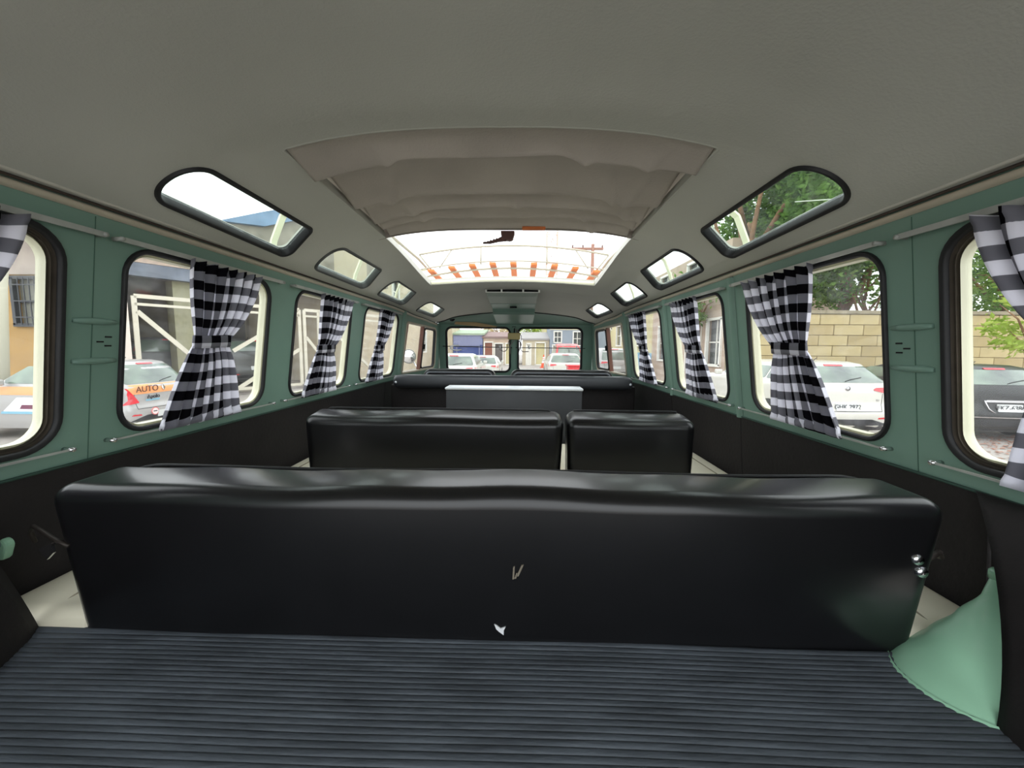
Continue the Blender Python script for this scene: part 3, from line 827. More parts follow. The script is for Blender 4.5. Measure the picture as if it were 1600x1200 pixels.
for k, (y0, r0, y1, r1, jt) in enumerate(FOLDS):
    def fold(u, v, y0=y0, r0=r0, y1=y1, r1=r1, k=k, jt=jt):
        w = 2 * u - 1; hw = 0.450 - 0.004 * k; x = hw * w
        jig = table(w, jt)
        if v <= 0.8:
            t = v / 0.8; y = lerp(y0, y1, t) + jig * t ** 2; rr = lerp(r0, r1, t)
            rr += 0.010 * math.sin(PI * t) * (1 - abs(w) ** 3) - 0.005 * math.sin(7 * x + 4 * t + k * 2) * t * (1 - w * w)
            rr += 0.25 * abs(table(w + 0.03, jt) - table(w - 0.03, jt)) * t ** 3
        else:
            t = (v - 0.8) / 0.2; a = PI * t
            y = y1 + jig + 0.008 * math.sin(a) - 0.03 * max(0, t - 0.5); rr = r1 + 0.007 * (1 - math.cos(a)) + 0.03 * max(0, t - 0.5)
        for wc, sl in CREASE[k]:
            q_ = (w - wc - sl * (t if v <= 0.8 else 1)) / 0.035
            rr -= 0.010 * math.exp(-q_ * q_) * (t if v <= 0.8 else 1.0) ** 1.5
        return (x, y, zroof(x, min(y, 1.9)) + rr + 0.004)
    o = MB().quadgrid(fold, 110, 26).build('fold', CANVAS, cv, smooth=True)
    sd = o.modifiers.new('thick', 'SOLIDIFY'); sd.thickness = 0.002
# upper skin closing the folded stack from above
o = MB().quadgrid(lambda u, v: (0.49 * (2 * u - 1), lerp(0.80, 1.475, v), zroof(0.49 * (2 * u - 1), lerp(0.80, 1.475, v)) + 0.046), 20, 10).build('top_cover', CANVAS, cv, smooth=True)
o = MB().quadgrid(lambda u, v: (0.480 * (2 * u - 1), 1.462 + 0.008 * math.sin(PI * v), zroof(0.470 * (2 * u - 1), 1.48) - 0.004 + 0.052 * v), 30, 6).build('leading_hem', CANVAS, cv, smooth=True)
hn = empty('roof_latch', 'red brown sunroof latch with a serrated arm at the canvas edge', 'handle', loc=(-0.005, 1.462, 0.410))
q = MB().prism([(-0.022, 0, 0.014), (0.030, 0, 0.014), (0.030, 0, 0.004), (0.024, 0, -0.016), (0.012, 0, -0.020), (-0.018, 0, -0.014)], (0, 0.03, 0)).build('latch', REDBR, hn); bevel(q, 0.003, 2)
arm = [(-0.020, -0.006), (-0.032, -0.012), (-0.050, -0.018), (-0.070, -0.0235), (-0.088, -0.0255), (-0.088, -0.0295), (-0.060, -0.0295), (-0.030, -0.023), (0.0, -0.020), (0.0, -0.010)]
MB().prism([(x, 0.008, z) for x, z in arm], (0, 0.012, 0)).build('serrated_arm', REDBR, hn)
th = MB()
for k in range(5): th.prism([(-0.034 - k * 0.011, 0.009, -0.012 - 0.0034 * k), (-0.040 - k * 0.011, 0.009, -0.015 - 0.0032 * k), (-0.037 - k * 0.011, 0.009, -0.0085 - 0.0034 * k)], (0, 0.010, 0))
th.build('teeth', REDBR, hn)
st = MB().box((0.095, 1.452, 0.428), (0.085, 0.016, 0.012)).build('painted_canvas_glow', ORANGE_W); bevel(st, 0.003)  # orange glow reflected on the canvas hem, built as a coloured block
tag(st, 'short orange block painted as a reflected glow at the front hem of the folded canvas', 'painted glow')

# ------------------------------------------------------------------ roof rack in front of the sunroof
rk = empty('roof_rack', 'white tube roof rack with orange wooden slats above the front roof', 'roof rack', loc=(0, 0, 0))
def zr(x): return 0.505 - 0.055 * (x / 0.55) ** 2
for k in range(9):
    x = 0.0 + (k - 4) * 0.1265
    q = MB().bar((x, 2.40, zr(x)), (x, 3.30, zr(x) - 0.03), 0.040, 0.014).build('slat', ORANGE_W, rk); bevel(q, 0.002)
for y in (2.46, 2.80, 3.22):
    MB().tube([(x, y, zr(x) - 0.018 - 0.03 * (y - 2.4) / 0.9) for x in [-0.58 + 1.16 * i / 20 for i in range(21)]], 0.0065, 8).build('cross_bar', RACK_W, rk, smooth=True)
def rail(y, zz): return [(x, y, zz - 0.055 * (x / 0.58) ** 2) for x in [-0.58 + 1.16 * i / 24 for i in range(25)]]
MB().tube(rail(2.42, 0.612), 0.006, 8).build('rear_rail', RACK_W, rk, smooth=True)
MB().tube(rail(2.415, 0.520), 0.0045, 8).build('rear_rail', RACK_W, rk, smooth=True)
for x in (-0.20, 0.205): MB().tube([(x, 2.42, 0.608), (x, 2.42, 0.50)], 0.005, 8).build('upright', RACK_W, rk, smooth=True)
for s in (-1, 1):
    MB().tube([(s * 0.585, 0.7, 0.53), (s * 0.585, 2.42, 0.53), (s * 0.60, 3.3, 0.49)], 0.008, 8).build('side_rail', RACK_W, rk, smooth=True)
    for yl in (1.36, 2.02, 2.68):
        lg = [(s * 0.585, yl, 0.52), (s * 0.70, yl, 0.50), (s * 0.775, yl, 0.44), (s * 0.81, yl, 0.36), (s * 0.83, yl, 0.27)]
        b_ = MB()
        for p, q_ in zip(lg, lg[1:]): b_.bar(p, q_, 0.030, 0.006, (0, 0, 1) if abs(p[0]) < 0.72 else (1, 0, 0))
        b_.build('leg', CREAM, rk)
        q = MB().box((s * 0.828, yl, 0.285), (0.02, 0.055, 0.05)).build('clamp', CREAM, rk); bevel(q, 0.003)
    MB().tube([(s * 0.58, 2.42, 0.556), (s * 0.50, 2.44, 0.455)], 0.005, 8).build('corner_brace', RACK_W, rk, smooth=True)
    MB().tube([(s * 0.38, 2.42, 0.585), (s * 0.46, 2.44, 0.48)], 0.004, 8).build('corner_brace', RACK_W, rk, smooth=True)
    MB().tube([(s * 0.56, 2.46, 0.44), (s * 0.60, 2.50, 0.36)], 0.006, 8).build('foot', RACK_W, rk, smooth=True)

# ------------------------------------------------------------------ fresh air duct, visor, mirror, cables
du = empty('air_duct', 'green fresh air duct box hanging under the roof above the windscreen', 'duct', loc=(0, 0, 0))
prof = [(2.43, 0.338), (2.52, 0.318), (2.74, 0.296), (2.98, 0.284), (3.01, 0.262), (3.04, 0.246), (3.25, 0.222), (3.46, 0.198)]
def seg(i0, i1, m, name):
    pts = prof[i0:i1 + 1]
    poly = [(y, z) for y, z in pts] + [(pts[-1][0], max(zroof(0, pts[-1][0]) + 0.02, pts[-1][1] + 0.02)), (pts[0][0], zroof(0, pts[0][0]) + 0.01)]
    q = MB().prism([(-0.170, y, z) for y, z in poly], (0.326, 0, 0)).build(name, m, du); bevel(q, 0.008, 3); return q
seg(0, 2, DUCT_G, 'outlet_box'); seg(2, 7, GREEN, 'main_box')
MB().bar((-0.007 - 0.025, 2.86, 0.285), (-0.007 + 0.025, 2.86, 0.285), 0.02, 0.012).build('slider_knob', DARK, du)
gr = MB()
zc_ = 0.352; gx0, gx1, gy = -0.166, 0.160, 2.405
for z in (0.330, 0.352, 0.374): gr.bar((gx0, gy, z), (gx1, gy, z), 0.010, 0.004)
for x in (gx0, gx0 + 0.095, gx1 - 0.098, gx1): gr.bar((x, gy, 0.328), (x, gy, 0.376), 0.010, 0.004, (0, 1, 0))
gr.build('grille', mat('white_grille_plastic', (235, 235, 228), 0.4), du)
MB().box(((gx0 + gx1) / 2, 2.425, 0.352), (0.322, 0.02, 0.042)).build('dark_slot', DARK, du)
vs = empty('sun_visor', 'tan sun visor folded up along the top left of the windscreen', 'visor', loc=(-0.34, 3.42, 0.16))
q = MB().prism([(-0.19, 0, 0.052), (0.0, 0, 0.048), (0.18, 0, 0.014), (0.165, 0, 0.006), (0.06, 0, 0.008), (-0.20, 0, 0.030)], (0, 0.014, 0)).build('visor_board', TAN, vs); bevel(q, 0.003, 2)
MB().lathe([(0, -0.012), (0.022, -0.010), (0.026, 0.0), (0.022, 0.012), (0, 0.014)], 14, (-0.215, -0.02, 0.078), 'y').build('pivot', RUBBER, vs, smooth=True)
mr = empty('rear_view_mirror', 'small beige backed rear view mirror on the windscreen centre post', 'mirror', loc=(-0.010, 3.40, 0.088))
q = MB().box((0, 0, 0), (0.110, 0.016, 0.058)).build('mirror_back', mat('aged_mirror_back', (188, 170, 112), 0.5), mr); bevel(q, 0.006, 3)
MB().tube([(0, 0.01, 0.02), (0, 0.06, 0.07)], 0.006, 8).build('stem', RUBBER, mr, smooth=True)
cb = empty('hanging_cables', 'loose grey cables drooping from the windscreen centre post', 'cables', loc=(0, 3.44, 0))
for pts in ([(0.0, 0, 0.15), (0.04, 0, 0.08), (0.045, 0, -0.03), (0.07, 0, -0.05), (0.12, 0, -0.045)], [(0.01, 0, 0.15), (0.055, 0, 0.10), (0.05, 0, 0.02), (0.03, 0, -0.06)],
            [(-0.02, 0, 0.10), (-0.06, 0, 0.05), (-0.07, 0, -0.03), (-0.10, 0, -0.05), (-0.14, 0, -0.03)], [(-0.01, 0, 0.06), (-0.05, 0, 0.0), (-0.04, 0, -0.07)], [(0.02, 0, 0.06), (0.06, 0, 0.02), (0.035, 0, -0.03)]):
    sm = []
    for i in range(len(pts) - 1):
        for t in range(5): sm.append(Vector(pts[i]).lerp(Vector(pts[i + 1]), t / 5))
    sm.append(Vector(pts[-1]))
    for _ in range(3): sm = [sm[0]] + [(sm[i - 1] + sm[i] * 2 + sm[i + 1]) / 4 for i in range(1, len(sm) - 1)] + [sm[-1]]
    MB().tube(sm, 0.0035, 6).build('cable', mat('grey_cable', (112, 100, 96), 0.5), cb, smooth=True)
ro = empty('windscreen_rod', 'thin dark rod running across both halves of the windscreen', 'rod', loc=(0, 3.50, 0))
MB().tube([(-0.66, 0, -0.004), (0.0, 0, -0.012), (0.63, 0, -0.014)], 0.0035, 6).build('rod', RUBBER, ro, smooth=True)
MB().tube([(-0.53 + 0.06 * math.cos(a), -0.01, -0.018 + 0.022 * math.sin(a)) for a in [PI * 0.4 + k * PI * 1.35 / 12 for k in range(13)]], 0.006, 8).build('pale_hook', FOAM, ro, smooth=True)
for x in (-0.14, 0.12, 0.55): MB().tube([(x, -0.004, 0.006), (x + 0.006, -0.004, -0.024)], 0.006, 8).build('clip', FOAM, ro, smooth=True)
wm = empty('wing_mirror', 'round grey wing mirror outside the left cab window', 'mirror', loc=(-1.02, 3.66, -0.105))
MB().lathe([(0.0, 0.0), (0.060, 0.0), (0.066, -0.006), (0.070, 0.004), (0.062, 0.03), (0.0, 0.045)], 28, (0, 0, 0), 'y').build('housing', mat('mirror_housing', (130, 130, 122), 0.3, metal=0.4), wm, smooth=True)
MB().lathe([(0.0, -0.0065), (0.058, -0.0065), (0.060, -0.004)], 28, (0, 0, 0), 'y').build('mirror_glass', mat('mirror_glass', (235, 235, 235), 0.04, metal=1), wm, smooth=True)
MB().tube([(0.0, 0.03, 0), (0.06, 0.05, -0.10), (0.20, 0.0, -0.14)], 0.007, 8).build('arm', CHROME, wm, smooth=True)

# ================================================================== outside
def gz(x, y):
    t = min(1, max(0, (-x - 1.2) / 4.5)); t = t * t * (3 - 2 * t)
    f = 1 - min(1, max(0, (y - 12) / 8))
    return -1.65 - 0.25 * t * f
ASPH = mat('worn_asphalt', (156, 149, 143), 0.9, var=0.18, vscale=1.5, bump=0.5, bscale=30)
g = MB().quadgrid(lambda u, v: (lerp(-40, 40, u), lerp(-15, 75, v), gz(lerp(-40, 40, u), lerp(-15, 75, v)) ), 80, 90).build('ground', ASPH, smooth=True)
tag(g, 'worn grey street surface around the van', kind='structure')
lt = mat('reddish_leaf_litter', (150, 104, 84), 0.9, var=0.35, vscale=12, bump=0.6, bscale=25)
lf = MB(); rnd = random.Random(3)
for _ in range(7000):
    x, y = rnd.uniform(4.2, 13), rnd.uniform(3.0, 7.6); a = rnd.uniform(0, PI); r = rnd.uniform(0.02, 0.045); z = -1.648 + rnd.uniform(0, 0.015)
    c, s_ = math.cos(a) * r, math.sin(a) * r
    lf.v += [(x - c, y - s_, z), (x - s_ * .5, y + c * .5, z + 0.006), (x + c, y + s_, z), (x + s_ * .5, y - c * .5, z + rnd.uniform(0, .015))]
    n_ = len(lf.v) - 4; lf.f.append((n_, n_ + 1, n_ + 2, n_ + 3))
o = lf.build('leaf_litter', lt, fix=False); tag(o, 'reddish brown fallen leaves on the ground behind the parked cars', 'leaves', kind='stuff')

# ---------------------------------------------------------------- cars
TIRE = mat('tyre_rubber', (30, 30, 32), 0.85)
ALLOY = mat('wheel_alloy', (160, 162, 166), 0.35, metal=0.7)
CARGLASS = mat('dark_car_glass', (66, 78, 78), 0.08, spec=0.9, coat=0.5, var=0.5, vscale=1.6, var2=(120, 140, 120))
REDL = mat('red_lens', (206, 30, 44), 0.15, coat=0.5, var=0.2, vscale=9)
PLATE = mat('plate_grey', (206, 208, 206), 0.5)
INK = mat('black_ink', (44, 46, 52), 0.6)
BLACKP = mat('black_plastic', (34, 35, 38), 0.6)
def car(label, loc, rz, paint, L=4.2, H=1.45, W=0.89, belt=0.95, name='car', sc_=1.0, group=None, rear=True, lights='wide', rake=0.36, plate=None, chrome=False, spoiler=True, glassm=CARGLASS, plate_z=0.62):
    t = empty(name, label, 'car', group, loc=loc, rz=rz); t.scale = (sc_,) * 3
    LV = [(0.17, 0.14, L - 0.2, W * 0.95), (0.28, 0.03, L - 0.05, W * 0.985), (0.50, 0.0, L, W), (0.66, 0.05, L - 0.02, W * 1.0), (belt - 0.08, 0.055, L - 0.12, W * 0.985),
          (belt - 0.01, 0.07, L - 0.35, W * 0.965), (belt + 0.03, 0.10, L * 0.745, W * 0.94), (H - 0.17, 0.10 + rake * 0.62, L * 0.62, W * 0.80), (H - 0.05, 0.10 + rake, L * 0.52, W * 0.725), (H - 0.01, 0.10 + rake * 1.5, L * 0.48, W * 0.62), (H, 0.10 + rake * 2.2, L * 0.42, W * 0.45)]
    def lv(z, i):
        return table2(z, [(l[0], l[i]) for l in LV])
    def table2(z, tb):
        if z <= tb[0][0]: return tb[0][1]
        for (a, p), (b, q) in zip(tb, tb[1:]):
            if z <= b: return p + (q - p) * (z - a) / (b - a)
        return tb[-1][1]
    B, Rr = 0.09, 0.16
    def yrear(x, z):
        w = lv(z, 3); r = min(Rr, w * 0.4); y = lv(z, 1); ax = min(abs(x), w - 1e-4)
        if ax <= w - r: return y + B * (ax / w) ** 2
        dx = ax - (w - r); return y + B * ((w - r) / w) ** 2 + r - math.sqrt(max(0, r * r - dx * dx))
    def yfront(x, z):
        w = lv(z, 3); r = min(0.3, w * 0.4); y = lv(z, 2); ax = min(abs(x), w - 1e-4)
        if ax <= w - r: return y - 0.16 * (ax / w) ** 2
        dx = ax - (w - r); return y - 0.16 * ((w - r) / w) ** 2 - r + math.sqrt(max(0, r * r - dx * dx))
    N = 18
    def section(z):
        w = lv(z, 3); pts = []
        for i in range(N + 1):
            x = -w * math.cos(PI * i / N) ; x = max(-w, min(w, x)); pts.append((x, yrear(x, z), z))
        for i in range(1, N):
            y = lerp(yrear(w, z), yfront(w, z), i / N); pts.append((w, y, z))
        for i in range(N + 1):
            x = w * math.cos(PI * i / N); pts.append((x, yfront(x, z), z))
        for i in range(1, N):
            y = lerp(yfront(w, z), yrear(w, z), i / N); pts.append((-w, y, z))
        return pts
    b = MB(); zs = []
    for a, c in zip(LV, LV[1:]):
        k = max(1, int((c[0] - a[0]) / 0.06)); zs += [lerp(a[0], c[0], i / k) for i in range(k)]
    zs.append(LV[-1][0]); n = len(section(0.5))
    for z in zs: b.v += section(z)
    for j in range(len(zs) - 1):
        for i in range(n): b.f.append((j * n + i, j * n + (i + 1) % n, (j + 1) * n + (i + 1) % n, (j + 1) * n + i))
    b.f.append(tuple((len(zs) - 1) * n + i for i in range(n))); b.f.append(tuple(reversed(range(n))))
    body = b.build('body', paint, t); autosmooth(body, 32)
    MR = lambda x, z, d=0.0: Vector((x, yrear(x, z) - d, z))
    def MS(s): return lambda y, z, d=0.0: Vector((s * (lv(z, 3) + d), y, z))
    MFr = lambda x, z, d=0.0: Vector((x, yfront(x, z) + d, z))
    def patch(nm, poly, M, m, d=0.008, th=0.012, par=None):
        return sheet(nm, poly, [], M, m, par or t, thick=th, d0=d, step=0.12)
    wt, wb = W * 0.70, W * 0.86
    patch('rear_window', rpoly([(-wb, belt + 0.05), (wb, belt + 0.05), (wt, H - 0.09), (-wt, H - 0.09)], [0.05, 0.05, 0.07, 0.07], 5), MR, glassm)
    patch('windscreen', rpoly([(-wb, belt + 0.06), (wb, belt + 0.06), (wt, H - 0.09), (-wt, H - 0.09)], 0.05, 4), MFr, glassm)
    for s in (-1, 1):
        y0, y1, y2, y3 = 0.42 + rake * 0.3, 1.05, 1.72, 2.35
        for a, c, a2, c2 in ((y0, y1 - 0.03, y0 + rake * 0.6 + 0.12, y1 - 0.02), (y1 + 0.02, y2 - 0.03, y1 + 0.03, y2 - 0.03), (y2 + 0.03, L * 0.66, y2 + 0.03, L * 0.545)):
            patch('side_window', rpoly([(a, belt + 0.06), (c, belt + 0.06), (c2, H - 0.12), (a2, H - 0.12)], 0.04, 4), MS(s), glassm)
        for yy in (0.78, L - 0.82):
            w_ = MB().lathe([(0, 0.0), (0.30, 0.0), (0.315, -0.02), (0.315, -0.16), (0.28, -0.18), (0, -0.18)], 28, (0, 0, 0), 'x')
            for i, p in enumerate(w_.v): w_.v[i] = (s * (W + 0.012 + p[0] * 1.0), yy + p[1], 0.315 + p[2])
            wo = w_.build('wheel', TIRE, t); autosmooth(wo, 40)
            h = MB().lathe([(0, 0.004), (0.03, 0.012), (0.19, 0.006), (0.205, 0.0)], 20, (0, 0, 0), 'x')
            for i, p in enumerate(h.v): h.v[i] = (s * (W + 0.014 + p[0]), yy + p[1], 0.315 + p[2])
            h.build('hub_cap', ALLOY, wo, smooth=True)
            patch('wheel_arch', [(yy + 0.37 * math.cos(PI * k / 12), 0.30 + 0.37 * math.sin(PI * k / 12)) for k in range(13)], MS(s), BLACKP, 0.004, 0.008)
        patch('door_seam', [(y1, 0.3), (y1 + 0.008, 0.3), (y1 + 0.008, belt), (y1, belt)], MS(s), BLACKP, 0.002, 0.003)
        patch('door_seam', [(y2, 0.3), (y2 + 0.008, 0.3), (y2 + 0.008, belt), (y2, belt)], MS(s), BLACKP, 0.002, 0.003)
        patch('door_handle', rpoly([(y2 - 0.24, belt - 0.12), (y2 - 0.06, belt - 0.12), (y2 - 0.06, belt - 0.085), (y2 - 0.24, belt - 0.085)], 0.015, 3), MS(s), BLACKP, 0.015, 0.015)
        if lights == 'wide':
            p = [(s * W * 0.985, belt - 0.02), (s * W * 0.985, belt - 0.14), (s * W * 0.70, belt - 0.12), (s * W * 0.49, belt - 0.075), (s * W * 0.58, belt - 0.035)]
        elif lights == 'corner':
            p = [(s * W * 0.985, belt - 0.03), (s * W * 0.985, belt - 0.36), (s * W * 0.62, belt - 0.33), (s * W * 0.74, belt - 0.17), (s * W * 0.86, belt - 0.03)]
        elif lights == 'pillar':
            p = [(s * W * 0.985, belt - 0.05), (s * W * 0.985, belt - 0.15), (s * W * 0.90, belt - 0.15), (s * W * 0.90, belt - 0.05)]
        if s < 0: p = list(reversed(p))
        patch('tail_light', rpoly(p, 0.015, 3), MR, REDL, 0.010, 0.02)
        if lights == 'pillar':
            p = [(s * W * 0.92, belt + 0.06), (s * W * 0.84, belt + 0.06), (s * W * 0.70, H - 0.06), (s * W * 0.76, H - 0.06)]
            patch('pillar_light', p if s < 0 else list(reversed(p)), MR, REDL, 0.012, 0.02)
        patch('reflector', rpoly([(s * W * 0.62, 0.40), (s * W * 0.86, 0.41), (s * W * 0.80, 0.44), (s * W * 0.64, 0.43)] if s > 0 else [(s * W * 0.86, 0.41), (s * W * 0.62, 0.40), (s * W * 0.64, 0.43), (s * W * 0.80, 0.44)], 0.006, 2), MR, REDL, 0.006, 0.01)
        mrr = MB().box((s * (W + 0.07), L * 0.63, belt + 0.08), (0.16, 0.10, 0.12)).build('door_mirror', paint, t); bevel(mrr, 0.03, 3)
        patch('head_light', rpoly([(s * 0.52 * W, 0.62), (s * 0.92 * W, 0.66), (s * 0.90 * W, 0.78), (s * 0.6 * W, 0.74)] if s > 0 else [(s * 0.92 * W, 0.66), (s * 0.52 * W, 0.62), (s * 0.6 * W, 0.74), (s * 0.90 * W, 0.78)], 0.02, 2), MFr, CHROME, 0.006, 0.02)
    patch('bumper_insert', rpoly([(-W * 0.9, 0.18), (W * 0.9, 0.18), (W * 0.88, 0.30), (W * 0.5, 0.40), (-W * 0.5, 0.40), (-W * 0.88, 0.30)], 0.03, 3), MR, BLACKP, 0.008, 0.02)
    patch('hatch_seam', [(-W * 0.7, 0.535), (W * 0.7, 0.535), (W * 0.7, 0.545), (-W * 0.7, 0.545)], MR, BLACKP, 0.003, 0.005)
    for s in (-1, 1): patch('hatch_seam', [(s * W * 0.70 - 0.004, 0.54), (s * W * 0.70 + 0.004, 0.54), (s * W * 0.72 + 0.004, belt - 0.14), (s * W * 0.72 - 0.004, belt - 0.14)], MR, BLACKP, 0.003, 0.005)
    patch('brake_light', rpoly([(-0.17, H - 0.085), (0.17, H - 0.085), (0.17, H - 0.055), (-0.17, H - 0.055)], 0.01, 2), MR, REDL, 0.016, 0.03)
    pz = plate_z
    pl = patch('number_plate', rpoly([(-0.20, pz - 0.065), (0.20, pz - 0.065), (0.20, pz + 0.065), (-0.20, pz + 0.065)], 0.01, 2), MR, PLATE, 0.014, 0.012)
    if plate:
        text(plate, 0.115, Matrix.Translation((0, yrear(0, pz) - 0.018, pz)) @ Matrix.Rotation(PI / 2, 4, 'X'), INK, pl, sx=0.92)
    if chrome:
        patch('chrome_strip', rpoly([(-0.42, pz + 0.10), (0.42, pz + 0.10), (0.36, pz + 0.14), (-0.36, pz + 0.14)], 0.01, 2), MR, CHROME, 0.02, 0.03)
        patch('chrome_strip', rpoly([(-0.6, 0.44), (0.6, 0.44), (0.6, 0.455), (-0.6, 0.455)], 0.004, 1), MR, CHROME, 0.012, 0.02)
        MB().tube([MR(-0.40, pz + 0.13, 0.02), MR(-0.34, pz - 0.02, 0.02), MR(-0.26, pz - 0.09, 0.02)], 0.010, 6).build('plate_surround', CHROME, t, smooth=True)
        MB().tube([MR(0.40, pz + 0.13, 0.02), MR(0.34, pz - 0.02, 0.02), MR(0.26, pz - 0.09, 0.02)], 0.010, 6).build('plate_surround', CHROME, t, smooth=True)
    MB().tube([MR(0.0, belt + 0.07, 0.012), MR(0.10, belt + 0.10, 0.018), MR(0.34, belt + 0.14, 0.02)], 0.007, 6).build('rear_wiper', BLACKP, t, smooth=True)
    MB().tube([(0, 0.10 + rake * 2.3, H - 0.005), (0, 0.06 + rake * 2.2, H + 0.05)], 0.008, 6).build('roof_aerial', BLACKP, t, smooth=True)
    return t, MR, MS, belt
WHITEP = mat('white_car_paint', (206, 204, 194), 0.25, coat=0.6)
SILVERP = mat('silver_car_paint', (172, 170, 168), 0.28, metal=0.25, coat=0.5)
BLACKC = mat('black_car_paint', (12, 15, 16), 0.35, coat=0.15)
DARKC = mat('dark_grey_car_paint', (70, 72, 70), 0.3, coat=0.4)
t, MR, MS, bl = car('white hatchback parked by the block wall, seen through the second right window', (5.88, 6.90, -1.65), 0.0, WHITEP, plate='GHK 2972', H=1.42, W=0.91, belt=1.0)
MB().lathe([(0.0, -0.014), (0.034, -0.014), (0.05, -0.004), (0.05, 0.01)], 20, tuple(MR(0, 0.95, 0.0)), 'y').build('round_badge', CHROME, t, smooth=True)
MB().lathe([(0.030, -0.018), (0.036, -0.018), (0.036, -0.01), (0.030, -0.01)], 20, tuple(MR(0, 0.95, 0.0)), 'y').build('badge_ring', BLACKP, t, smooth=True)
text('TSI', 0.05, Matrix.Translation(tuple(MR(0.56, 0.74, 0.006))) @ Matrix.Rotation(PI / 2, 4, 'X'), CHROME, t)
car('black car with a chrome strip by the block wall, seen through the rearmost right window', (8.80, 6.98, -1.65), -0.10, BLACKC, plate='EKZ-6386', lights='pillar', chrome=True, H=1.38, W=0.89, belt=0.98, rake=0.30)
ORB = mat('orange_band_paint', (236, 160, 104), 0.4)
t, MR, MS, bl = car('silver driving school car with an orange band, parked on the left', (-7.5, 7.95, -1.85), PI / 2, SILVERP, lights='corner', plate_z=0.40, H=1.50, W=0.80, belt=0.99, L=3.9, rake=0.34)
sheet('orange_band', [(-0.66, 0.83), (0.66, 0.83), (0.70, 1.02), (-0.70, 1.02)], [], MR, ORB, t, thick=0.004, d0=0.006, step=0.1)
for s in (-1, 1):
    sheet('orange_band', [(0.42, 0.83), (3.5, 0.83), (3.45, 0.98), (0.36, 1.0)], [], MS(s), ORB, t, thick=0.004, d0=0.006, step=0.3)
def rtext(body, size, x, z, m, ext=0.002, sx=1.0, nm='lettering'):
    return text(body, size, Matrix.Translation(tuple(MR(x, z, 0.026))) @ Matrix.Rotation(PI / 2, 4, 'X'), m, t, nm, ext, sx=sx)
BR_INK = mat('brown_ink', (98, 62, 44), 0.6)
rtext('AUTO', 0.17, -0.34, 0.925, BR_INK, 0.004)
rtext('S', 0.17, 0.52, 0.925, BR_INK)
rtext('Apolo', 0.11, -0.24, 0.765, INK, 0.006)
sheet('blue_stripe', [(-0.38, 0.68), (-0.10, 0.68), (-0.10, 0.715), (-0.38, 0.715)], [], MR, mat('light_blue_sticker', (126, 178, 200), 0.5), t, thick=0.002, d0=0.008, step=0.1)
bd = MB().prism([MR(x, z, 0.012) for x, z in ((0, 1.0), (0.04, 0.93), (0, 0.86), (-0.04, 0.93))], (0, -0.012, 0)).build('diamond_badge', CHROME, t)
MB().lathe([(0.0, -0.012), (0.075, -0.012), (0.08, -0.006), (0.08, 0.0)], 20, tuple(MR(-0.26, 0.46, 0.0)), 'y').build('round_sticker', mat('white_red_sticker', (236, 214, 212), 0.5), t)
MB().lathe([(0.066, -0.0135), (0.080, -0.0135), (0.080, -0.006), (0.066, -0.006)], 20, tuple(MR(-0.26, 0.46, 0.0)), 'y').build('sticker_rim', mat('red_print', (206, 96, 96), 0.5), t)
MB().box(tuple(MR(-0.26, 0.46, 0.014)), (0.08, 0.004, 0.02)).build('sticker_mark', INK, t)
text('ESCOLA', 0.15, Matrix.Translation(tuple(MS(-1)(0.95, 0.905, 0.012))) @ Matrix.Rotation(-PI / 2, 4, 'Z') @ Matrix.Rotation(PI / 2, 4, 'X'), BR_INK, t)
sheet('advert_sticker', [(1.80, 0.50), (2.5, 0.50), (2.2, 0.78), (1.80, 0.78)], [], MS(-1), mat('white_sticker', (232, 232, 236), 0.5), t, thick=0.003, d0=0.008, step=0.3)
sheet('advert_stripe', [(1.78, 0.46), (2.55, 0.46), (2.52, 0.51), (1.78, 0.51)], [], MS(-1), MATS['light_blue_sticker'], t, thick=0.003, d0=0.010, step=0.3)
sheet('advert_patch', [(1.85, 0.56), (2.15, 0.56), (2.10, 0.64), (1.85, 0.64)], [], MS(-1), mat('purple_print', (110, 44, 74), 0.5), t, thick=0.003, d0=0.012, step=0.3)
# street ahead
car('white car at the far left of the street, seen through the left windscreen half', (-2.46, 14.0, -1.72), 0.0, WHITEP, H=1.42, rake=0.3)
car('second white car further up the street behind the first', (-1.85, 18.6, -1.78), 0.0, WHITEP, H=1.42, sc_=0.92, rake=0.42)
car('white hatchback ahead on the right of the street near the red bin', (2.28, 19.0, -1.78), 0.0, WHITEP, H=1.44)
RED = mat('red_paint', (208, 36, 44), 0.35, coat=0.3)
car('red car ahead on the right beyond the white hatchback', (3.10, 24.2, -1.65), 0.05, RED, H=1.85, lights='wide', rake=0.6)
car('pale car at the far right, seen through the right cab window', (4.9, 19.5, -1.65), 0.1, SILVERP, H=1.6)
rb_ = empty('red_bin', 'square red bin with a white mark standing ahead of the van', 'bin', loc=(1.66, 11.2, -1.65))
q = MB().prism([(-0.21, 0, 0), (0.21, 0, 0), (0.24, 0, 1.08), (-0.24, 0, 1.08)], (0, 0.45, 0)).build('body', RED, rb_); bevel(q, 0.02)
q = MB().box((0, 0.225, 1.10), (0.54, 0.52, 0.05)).build('lid', RED, rb_); bevel(q, 0.015)
MB().box((0.09, -0.006, 0.86), (0.09, 0.01, 0.13)).build('white_mark', FOAM, rb_)
co = empty('traffic_cone', 'orange and white traffic cone on the street ahead', 'cone', loc=(1.80, 30.0, -1.65))
MB().box((0, 0, 0.03), (0.55, 0.55, 0.06)).build('base', mat('cone_orange', (226, 92, 56), 0.5), co)
